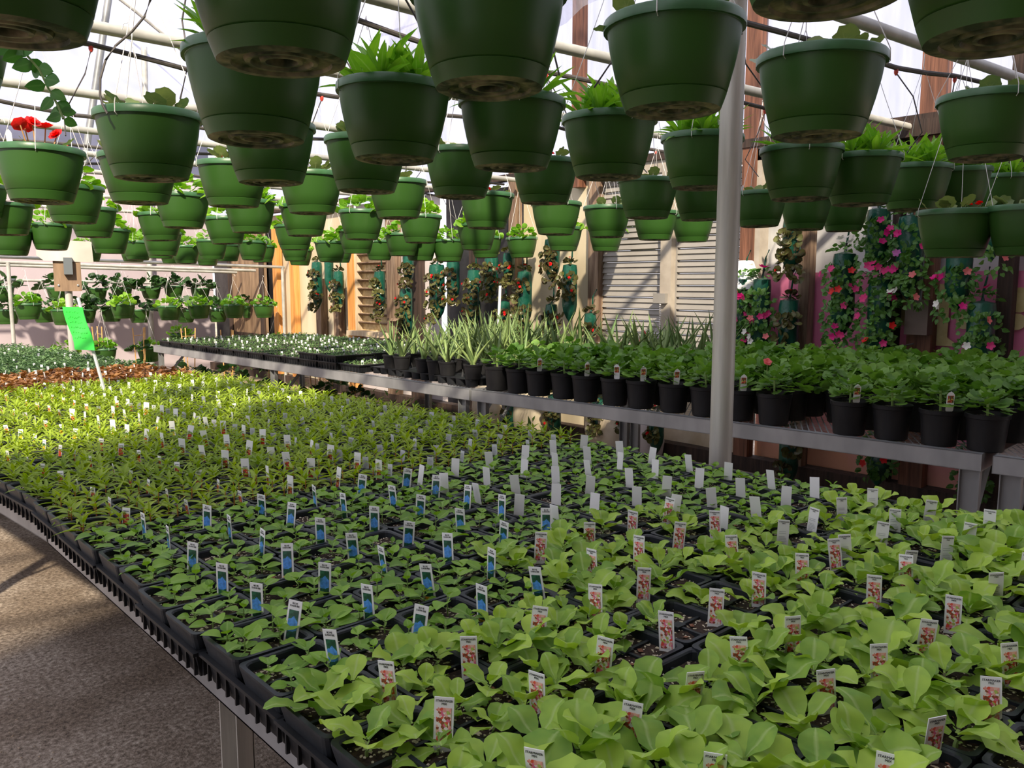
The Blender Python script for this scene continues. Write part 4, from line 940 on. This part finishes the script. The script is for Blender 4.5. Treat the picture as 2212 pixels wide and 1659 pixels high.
for x, y, z, k, row in sorted(POTS, key=lambda p: (p[4], p[0])):
    low = z < 1.62 and row < 2
    used[row] = used.get(row, 0) + 1
    lab = 'green basket with %s, %s from the aisle, %s hanging row' % (PD[k], ordn(used[row]), ordn(row + 1))
    if low: lab = 'green basket hung low beside the wall, %s' % ('edge of the bench end' if x > 3.6 else 'above the geranium pots')
    basket(x, y, z - .0, k, lab, 'green baskets hung over the benches', 2.41 - z - .19 + .01, near=(row < 4))
n0 = 0
SKIP = ((7.95, 1.6, 2.5), (8.95, 1.9, 2.8))
for ry, x0, x1, zb in ((7.95, .9, 5.0, 1.66), (8.95, 1.0, 5.1, 1.665), (10.0, 2.7, 4.4, 1.665)):
    x = x0; n0 += 1; n1 = 0
    while x < x1:
        n1 += 1
        if any(abs(ry - a) < .1 and b < x < c for a, b, c in SKIP): x += .47; continue
        basket(x, ry + R.uniform(-.08, .08), zb + R.uniform(-.02, .02), 'g', 'distant green basket, %s from the aisle, %s hanging row' % (ordn(n1), ordn(7 + n0)), 'green baskets hung over the benches', 2.41 - zb - .19, near=False)
        x += .47 + R.uniform(-.03, .03)
# mint stem trailing below the top left basket
t = obj('trailing_mint', None, T=T_(.40, 1.74, 1.83), label='toothed green trailing stem dangling below the corner basket', cat='plant')
MINT = lib(5, 'ovate', 'l_mint', .042, .030, 6, fold=(-.2, .2), curl=(0, .3), pet=.06)
sp = [(-.055, .03, .085), (-.034, .035, .055), (-.012, .012, .032), (.004, -.006, .004), (.014, -.018, -.03), (.024, -.035, -.062), (.028, -.045, -.085)]
mo(MB().tube([Vector(p) for p in sp], .0022, 5), 'stem', 'stem', t)
for i in range(20):
    q = .0 + 1.0 * i / 19; f = q * 6; a = int(min(5, f)); p = Vector(sp[a]).lerp(Vector(sp[a + 1]), f - a)
    obj('leaf', R.choice(MINT), t, blade((0 if i % 2 else pi) - .7 + R.uniform(-.7, .7), R.uniform(-.9, .2), *p, R.uniform(1.1, 1.9), .95 - .35 * q))

# ---- rack of baskets at the far end
rk = obj('basket_rack', None, T=T_(0, 11.0, 0), label='galvanised pipe rack with the far end baskets hanging from it', cat='rack')
for yy, z, x1 in ((0, 1.665, 5.78), (.55, 1.62, 5.6), (1.2, 1.60, 5.6), (2.0, 1.42, 5.5)):
    mo(MB().tube([(-.5, yy, z + .12 * (1 - (-.5) / 6)), (x1 - .25, yy, z)], .021, 10), 'rack_rail', 'pipe', rk)
for x, yy in ((5.50, 0), (2.10, 0), (2.15, 1.2)): mo(MB().tube([(x, yy, 0), (x, yy, 1.68)], .022, 10), 'rack_upright', 'pipe', rk)
RACKS = [[2.272, 11.0, 1.208, 't'], [3.323, 11.0, 1.19, 't'], [2.646, 11.0, 1.13, 't'], [3.891, 11.0, 1.151, 't'], [4.286, 11.0, 1.162, 't'], [4.764, 11.0, 1.154, 't'], [5.202, 11.0, 1.146, 't'], [5.818, 11.0, 1.149, 't'], [2.679, 11.2, 0.619, 't'], [3.131, 11.2, 0.623, 't'], [3.679, 11.2, 0.606, 't'], [5.491, 11.2, 0.613, 't'], [4.096, 11.2, 0.771, 't'], [2.395, 13.0, 1.4, 'd'], [3.074, 13.0, 1.385, 'd'], [3.571, 13.0, 1.37, 'd'], [3.921, 13.0, 1.382, 'd'], [4.339, 13.0, 1.394, 'd'], [4.684, 13.0, 1.4, 'd'], [5.092, 13.0, 1.363, 'd'], [2.28, 12.2, 1.109, 'd'], [2.704, 12.2, 1.118, 'd'], [3.19, 12.2, 1.095, 'd'], [3.531, 12.2, 1.101, 'd'], [3.897, 12.2, 1.074, 'd'], [4.546, 12.2, 1.06, 'd'], [5.029, 12.2, 1.049, 'd'], [5.542, 12.2, 1.095, 'd'], [6.079, 12.2, 1.049, 'd']]
for i, (x, y, z, k) in enumerate(sorted(RACKS, key=lambda p: (round(p[1], 1), round(p[2], 1), p[0]))):
    tier = 'top' if z > 1.25 else 'middle' if z > .95 else 'bottom'
    lab = '%s basket on the far rack, %s tier, %s along' % ('small-leaved green' if k == 't' else 'dark-leaved' if y > 12.5 else 'leafy dark', tier, ordn(i % 20 + 1))
    b_ = basket(x, y, z - .19, k, lab, 'baskets on the far rack', .4 if tier != 'bottom' else .5, near=False)

# ================================================================ REAR BENCH: GERANIUMS
NPOT = MB().lathe([(.001, 0), (.062, 0), (.066, .004), (.078, .132), (.082, .134), (.083, .150), (.079, .152), (.076, .146), (.072, .125)], 28).mesh('pot', 'potblack')
NSOIL = MB().lathe([(.074, .135), (.001, .138)], 16).mesh('potting_soil', 'soil')
GTAG = tagbody(.030, .085, True).mesh('plant_tag', 'tag'); GPIC = panel(.023, .022, .052, 'p_redball'); GLN = lines(.02, [.004, .009, .014])
GERB = [clump('l_ger', 58, .11, .027, seed=i + 80, h=.13, n=12) for i in range(6)]
gi = 0
def benchfront(y): return 3.50 - .0854 * (y - 1.13) if y < 4.01 else 3.252 - .0394 * (y - 4.02)
yy = .78; rown = 0; 
while yy < 3.95:
    rown += 1
    for c in range(8):
        x = benchfront(yy) + .105 + c * .198 + (.09 if rown % 2 else 0) * (c > 0) + R.uniform(-.012, .012)
        if c == 0 and rown in (2, 7): continue
        if yy > 3.05 and c > 3 : continue
        y = yy + R.uniform(-.02, .02); z = .778; gi += 1
        dx, dy = x * .669 + y * .743, x * .743 - y * .669
        if dy / dx > .70: continue
        t = obj('geranium_pot', None, T=T_(x, y, z, rz=R.uniform(0, 6)), label='potted geranium, %s from the rail, %s cross row from near end' % (ordn(c + 1), ordn(rown)), cat='potted plant', group='potted geraniums on the rear bench')
        obj('pot', NPOT, t); obj('potting_soil', NSOIL, t)
        if c == 0:
            for i in range(36):
                a = i * 2.4 + R.uniform(-.3, .3); q = (i / 36) ** .6
                obj('leaf', R.choice(GER), t, blade(a, .95 - 1.0 * q + R.uniform(-.25, .25), .055 * q * cos(a), .055 * q * sin(a), .155 + .085 * (1 - q) + R.uniform(0, .02), R.uniform(-.4, .4), R.uniform(.8, 1.25)))
            mo(MB().tube([(0, 0, .13), (.004, 0, .23)], .005, 5), 'stem', 'stem', t)
        else: obj('foliage', R.choice(GERB), t, T_(0, 0, .145, rz=R.uniform(0, 6), s=R.uniform(.95, 1.15)))
        if R.random() < (.75 if c == 0 else .18):
            g = obj('plant_tag', GTAG, None, T_(x - .045, y - .05, z + .165, rz=-.72 + R.uniform(-.5, .5), rx=.12), label='arched flower tag, geranium %s from rail, %s cross row' % (ordn(c + 1), ordn(rown)), cat='tag', group='arched tags in the geranium pots')
            obj('picture', GPIC, g); obj('small_print', GLN, g)
    yy += .183
mo(MB().tube([(3.40, 2.02, 1.03), (3.40, 2.02, 1.08)], .002, 5), 'bloom_stalk', 'stem', None, label='thin stem of the pale pink bloom beside the pole', cat='flower')
obj('geranium_bloom', petals('f_salmon', 5, .022, 2, 'bloom'), None, T_(3.40, 2.02, 1.085, rx=.9, rz=-.7), label='single pale pink geranium bloom beside the support pole', cat='flower')
# ---- aloes
APOT = MB().lathe([(.001, 0), (.045, 0), (.05, .004), (.060, .085), (.064, .087), (.065, .098), (.062, .10), (.058, .095), (.055, .08)], 24).mesh('pot', 'potblack')
ASOIL = MB().lathe([(.056, .085), (.001, .088)], 12).mesh('potting_soil', 'soil')
def aloeleaf(L, W, curl):
    vs = []; fs = []; uv = []; n = 7
    for i in range(n + 1):
        t = i / n; w = W * (1 - t) ** .8 * .5 + .0006; x = L * t; z = -curl * L * t * t
        vs += [(x, -w, z + w * .35), (x, 0, z - w * .35), (x, w, z + w * .35), (x, 0, z + w * .12)]; uv += [(0, t), (.5, t), (1, t), (.3, t)]
    for i in range(n):
        a = i * 4
        for j in range(4): fs.append((a + j, a + 4 + j, a + 4 + (j + 1) % 4, a + (j + 1) % 4))
    return vs, fs, uv
ALOE = [leafmesh('leaf', 'l_aloe', aloeleaf(R.uniform(.32, .46), R.uniform(.040, .058), R.uniform(-.15, .3))) for _ in range(8)]
def aloe(x, y, z, lab, k=8, s=1):
    t = obj('potted_aloe', None, T=T_(x, y, z, rz=R.uniform(0, 6)), label=lab, cat='potted plant', group='potted aloes on the rear bench')
    obj('pot', APOT, t); obj('potting_soil', ASOIL, t)
    for i in range(k):
        obj('leaf', R.choice(ALOE), t, blade(i * 2.4 + R.uniform(-.3, .3), R.uniform(.75, 1.42), 0, 0, .085, R.uniform(-.3, .3), s * R.uniform(.75, 1.1)))
    return t
TS = MB(); TS.box(-.13, .13, -.19, .19, .045, .049)
for i in range(3):
    for j in range(4):
        TS.lathe([(.04, .0), (.046, .047)], 12, T=T_((i - 1) * .085, (j - 1.5) * .095, 0))
for i in range(2):
    for j in range(3): TS.lathe([(.010, .047), (.001, .085)], 4, T=T_((i - .5) * .085, (j - 1) * .095, 0), smooth=False)
TSM = TS.mesh('shuttle_tray', 'tray')
n = 0
for i in range(3): obj('shuttle_tray', TSM, None, T_(3.40 + .05, 4.28 + .40 * i, .779, rz=.04), label=['black carrying tray of aloes nearest the rail joint', 'black carrying tray of aloes in the middle of three', 'black carrying tray of aloes beside the seedling flats'][i], cat='tray')
AL = []
for ry in range(9):
    for c in range(7):
        x = 3.36 + c * .165 + R.uniform(-.02, .02); y = 4.12 + ry * .13 + (c % 2) * .05
        if c < 3: x = 3.37 + c * .10; y = 4.12 + ry * .135
        if c == 0 and ry in (1, 5): continue
        if c > 0 and R.random() < .12: continue
        if ry > 7: continue
        AL.append((x, y, c, ry))
for ry in range(5):
    for c in range(3): AL.append((4.30 + c * .18, 3.15 + ry * .17, c + 4, ry + 9))
for x, y, c, ry in AL:
    if c in (1,) and ry < 9: continue
    aloe(x, y, .781 + (.045 if c < 3 else 0), 'aloe in a black pot, %s from the rail, %s cross row of aloes' % (ordn(c + 1), ordn(ry + 1)), 7 if c < 3 else 8, .82 if c < 3 else 1.02)
mo(MB().tube([(4.6, 5.3, .8), (4.55, 5.2, 1.42)], .012, 8), 'marker_stake', 'whiteglobe', None, label='white plastic stake standing among the aloes', cat='stake')
# ---- flats of bedding seedlings on the far rear bench
FT = MB()
def flatmesh(w=.54, d=.28):
    mb = MB()
    def ring(a, z): return [(-w / 2 + a, -d / 2 + a, z), (w / 2 - a, -d / 2 + a, z), (w / 2 - a, d / 2 - a, z), (-w / 2 + a, d / 2 - a, z)]
    rings = [ring(.02, 0), ring(.006, .052), ring(-.004, .052), ring(-.004, .060), ring(.008, .060), ring(.012, .045)]
    mb.add([p for r in rings for p in r], [(3, 2, 1, 0)] + [(i * 4 + j, i * 4 + (j + 1) % 4, i * 4 + 4 + (j + 1) % 4, i * 4 + 4 + j) for i in range(5) for j in range(4)])
    for i in range(7):
        for s in (-1, 1): y = -d / 2 + d * (i + .5) / 7; mb.box(s * (w / 2 - .012) - .004, s * (w / 2 - .012) + .004, y - .003, y + .003, .004, .052)
    for i in range(12):
        for s in (-1, 1): x = -w / 2 + w * (i + .5) / 12; mb.box(x - .003, x + .003, s * (d / 2 - .012) - .004, s * (d / 2 - .012) + .004, .004, .052)
    return mb
FLAT = flatmesh().mesh('carry_tray', 'tray')
fs_ = MB(); vs = [(-.258, -.128, .046), (.258, -.128, .046), (.258, .128, .046), (-.258, .128, .046)]; fs_.add(vs, [(0, 1, 2, 3)]); FSOIL = fs_.mesh('potting_soil', 'soil')
TUFT = [clump('l_tiny', 12, .022, .020, 'ovate', seed=i + 90, h=.02, n=2) for i in range(5)]
STAG = tagbody(.017, .060).mesh('plant_tag', 'tag'); STAGG = tagbody(.014, .055).mesh('plant_tag', 'taggrey')
SP = {'y': panel(.012, .004, .020, 'f_yellow'), 'r': panel(.012, .004, .020, 'p_redbig')}
tn = 0; pn = 0; gn = 0; tst = MB(); rst = MB()
for r_ in range(13):
    for c in range(3):
        y = 5.42 + r_ * .288; x = benchfront(y) + (.30 if r_ else .32) + c * .55 - (.03 if c == 0 else 0)
        tn += 1
        zz = .781 + (.052 if (c == 0 and r_ in (1, 2)) else 0)
        t = obj('bedding_flat', None, T=T_(x, y, zz, rz=.04 + R.uniform(-.02, .02)), label='black flat of small bedding seedlings, %s cross row, %s from the rail' % (ordn(r_ + 1), ordn(c + 1)), cat='tray', group='bedding flats on the rear bench')
        obj('carry_tray', FLAT, t); obj('potting_soil', FSOIL, t)
        if zz > .79: obj('carry_tray', FLAT, t, T_(0, 0, -.052))
        for i in range(9):
            for j in range(5):
                u = (i - 4) * .057 + R.uniform(-.008, .008); w = (j - 2) * .052 + R.uniform(-.008, .008); pn += 1
                if pn <= 300: obj('bedding_seedling', R.choice(TUFT), None, T_(x + u, y + w, zz + .046, rz=R.uniform(0, 6), s=R.uniform(.8, 1.3)), label='tiny bedding seedling in the %s flat row, %s flat from the rail' % (ordn(r_ + 1), ordn(c + 1)), cat='seedling', group='bedding seedlings in flat row %s, flat %s' % (ordn(r_ + 1), ordn(c + 1)))
                else:
                    r = R; T0 = T_(x + u, y + w, zz + .046, rz=R.uniform(0, 6), s=R.uniform(.8, 1.3))
                    for q in range(7):
                        g = leafgeo(.022, .011, 'ovate', .2, .3, 0, 2); tst.add(g[0], g[1], uvs=g[2], T=T0 @ blade(q * 2.4, R.uniform(.1, 1.1), 0, 0, .004 + .003 * q))
        for i in range(4):
            for j in range(2):
                gn += 1; front = c < 2
                Tt = T_(x + (i - 1.5) * .13 + R.uniform(-.01, .01), y + (j - .5) * .14 + R.uniform(-.01, .01), zz + .05, rz=-.7 + R.uniform(-.5, .5))
                if R.random() < .45: continue
                b = tagbody(.018, .066); rst.add(b.v, b.f, T=Tt, m=0 if front else 1)
                if front and r_ < 8: rst.box(-.007, .007, -.0014, -.0011, .004, .022, T=Tt, m=2 + (c + i) % 2)
mo(rst, 'plant_tags', ['tag', 'taggrey', 'p_yellow', 'p_redbig'], kind='stuff', label='crowd of tiny plant tags in the bedding flats of the rear bench', cat='tags')
mo(tst, 'bedding_seedlings', 'l_tiny', kind='stuff', label='further small bedding seedlings filling the flats at the far end of the rear bench', cat='seedlings')

# ================================================================ HANGING FLOWER BAGS
def bagmesh(w, L, bottom=True):
    mb = MB(); r = w / 2; prof = [(.001, -L - .02)] if bottom else [(r * .9, -L)]
    prof += [(r * .45, -L + .02), (r * .85, -L + .08), (r * 1.0, -L + .14), (r * .97, -L * .5), (r * 1.0, -.06), (r * .9, -.012), (r * .3, 0)]
    mb.lathe(prof, 18, sq=1); return mb
IMPC = [clump('l_imp', 34, .080, .046, 'ovate', seed=i + 120, h=.06, wr=.65, n=4) for i in range(5)]
BEGC = [clump('l_bronzebeg', 16, .050, .026, seed=i + 130, h=.045, n=10) for i in range(5)]
BAGS = [[3.391, 1.484, 0.886, 0.097, 'i'], [3.239, 1.483, 0.897, 0.134, 'i'], [3.019, 1.898, 1.508, 0.129, 'b'], [3.018, 1.337, 0.912, 0.14, 'b'], [2.63, 1.649, 1.104, 0.152, 'i'], [2.42, 1.923, 1.524, 0.147, 'i'], [2.381, 1.48, 0.926, 0.153, 'i'], [2.214, 1.867, 1.363, 0.154, 'i'], [1.917, 1.644, 1.297, 0.148, 'i'], [1.775, 1.341, 0.928, 0.157, 'i'], [1.745, 1.799, 1.585, 0.118, 'i'], [9.714, 1.719, 1.119, 0.137, 'b'], [9.403, 1.771, 1.344, 0.117, 'e'], [9.172, 1.594, 1.114, 0.132, 'b'], [8.24, 1.584, 1.055, 0.134, 'b'], [7.655, 1.783, 1.44, 0.127, 'b'], [7.71, 1.388, 0.835, 0.148, 'b'], [7.129, 1.646, 1.054, 0.169, 'b'], [6.848, 1.69, 1.257, 0.138, 'b'], [6.508, 1.58, 1.003, 0.134, 'b'], [6.235, 1.722, 1.313, 0.139, 'b'], [5.975, 1.738, 1.441, 0.119, 'b'], [6.05, 1.27, 0.885, 0.129, 'b'], [5.752, 1.559, 1.047, 0.142, 'b'], [5.384, 1.847, 1.467, 0.144, 'b'], [5.39, 1.26, 0.877, 0.113, 'b'], [5.16, 1.614, 1.111, 0.134, 'b'], [4.908, 1.188, 0.892, 0.108, 'b'], [5.934, 0.368, 0.009, 0.138, 'b'], [5.346, 0.427, 0.018, 0.131, 'b'], [4.797, 0.442, 0.046, 0.124, 'b'], [4.456, 0.398, 0.12, 0.127, 'b'], [4.161, 0.393, 0.061, 0.13, 'b'], [2.975, 0.398, 0.012, 0.138, 'b'], [2.337, 0.422, 0.129, 0.145, 'i'], [1.762, 0.419, 0.1, 0.139, 'i']]
FC = ['pink', 'mag', 'white', 'coral', 'lilac', 'salmon', 'red', 'pink', 'white', 'salmon']
nb = {'i': 0, 'b': 0, 'e': 0}
for y, zt, zb, w, k in BAGS:
    nb[k] += 1; L = zt - zb
    where = 'below the rear bench' if zt < .75 else 'on the side wall'
    lab = {'i': 'impatiens bag %s, %s of its kind from the near end', 'b': 'bronze begonia bag %s, %s of its kind from the near end', 'e': 'plain shiny green poly bag tip %s, %s from the near end'}[k] % (where, ordn(nb[k]))
    t = obj('flower_bag', None, T=T_(5.34, y, zt), label=lab, cat='flower bag', group='green flower bags along the wall')
    mo(bagmesh(w, L), 'bag', 'bag', t)
    mo(MB().tube([(0, 0, -.01), (.04, .012, .06), (.02, -.01, .14), (.08, 0, .20)], [.014, .008, .006, .005], 6), 'strap', 'bag', t)
    if k == 'e': continue
    nz = max(1, int(L / .125)); r = w / 2
    for q in range(nz + (1 if zt > .75 else 0)):
        z = -.02 - q * L / max(1, nz) * .95 if q else .0
        for az in ((-2.45, 2.9) if q else (-2.6,)):
            az += R.uniform(-.25, .25)
            if q and R.random() < .08: continue
            nx_, ny_ = cos(az), sin(az)
            if q == 0: Tm = T_(-.0, 0, .0, rz=R.uniform(0, 6), s=1.1 if k == 'i' else 1.0)
            else: Tm = Matrix.Translation((nx_ * r * .95, ny_ * r * .95, z)) @ Vector((nx_, ny_, .35)).to_track_quat('Z', 'Y').to_matrix().to_4x4() @ Matrix.Rotation(R.uniform(0, 6), 4, 'Z')
            pl = obj('impatiens_plant' if k == 'i' else 'begonia_plant', R.choice(IMPC if k == 'i' else BEGC), t, Tm)
            nf = R.choice((0, 1, 1, 2, 3)) if k == 'i' else R.choice((0, 0, 0, 1, 2))
            fk = R.choice(FC)
            for _ in range(nf):
                a = R.uniform(0, 6.3); q2 = R.uniform(0, .05 if k == 'i' else .03)
                obj('flower', FLOW[fk] if k == 'i' else SMALLRED, pl, T_(q2 * cos(a), q2 * sin(a), R.uniform(.06, .085) if k == 'i' else .055, rz=a, rx=R.uniform(-.5, .5), ry=R.uniform(-.5, .5)))

# ================================================================ UNDER AND BEHIND
TR = MB()
for dx, dy in ((-.06, 0), (.06, 0), (0, .06)): TR.tube([(dx * .8, dy * .8, 0), (dx * 1.5, dy * 1.5, .75)], .007, 5)
for z in (.25, .45, .65): TR.tube([(-.09, 0, z), (.09, 0, z)], .004, 4)
TRM = TR.mesh('trellis', 'bamboo')
for i, (x, y) in enumerate(((3.5, 11.0), (3.9, 10.4), (4.1, 9.7), (4.3, 9.0), (4.45, 8.2), (4.6, 7.6), (3.2, 11.6), (5.0, 8.8))):
    t = obj('trellised_vine', None, T=T_(x, y, .03, rz=R.uniform(0, 6), s=.74 if y < 9.3 else 1.0), label='potted vine on a bamboo trellis behind the rear bench, %s from the far end' % ordn(8 - i), cat='potted plant', group='trellised vines behind the rear bench')
    obj('pot', NPOT, t, T_(s=1.1)); obj('trellis', TRM, t, T_(0, 0, .1)); obj('foliage', GCK[i % 3], t, T_(0, 0, .25, s=1.3)); obj('foliage', GCK[(i + 1) % 3], t, T_(0, 0, .55, s=.9))
mb = MB(); r = random.Random(9)
for _ in range(1500):
    x = r.uniform(3.0, 5.3); y = r.uniform(5.0, 11.5)
    if y < 6.6 and x < 3.1: continue
    g = leafgeo(r.uniform(.05, .11), .035, 'lance', .3, .3, 0, 3); mb.add(g[0], g[1], uvs=g[2], T=blade(r.uniform(0, 6.3), r.uniform(.2, 1.4), x, y, .03 + r.random() * r.random() * .22), smooth=True)
mo(mb, 'weeds', 'l_weed', kind='stuff', label='weeds growing on the ground under and behind the rear bench', cat='weeds')
mb = MB()
for _ in range(2600):
    x = r.uniform(-2.2, .55); y = r.uniform(.6, 4.2)
    s = r.uniform(.002, .006); c = [(s, 0, 0), (0, s * .8, 0), (-s, 0, 0), (0, -s * .8, 0), (0, 0, s * .7)]
    mb.add(c, [(0, 1, 4), (1, 2, 4), (2, 3, 4), (3, 0, 4)], T=T_(x, y, 0, rz=r.uniform(0, 6)))
mo(mb, 'gravel', 'earth', kind='stuff', label='loose gravel grit scattered over the aisle', cat='gravel')
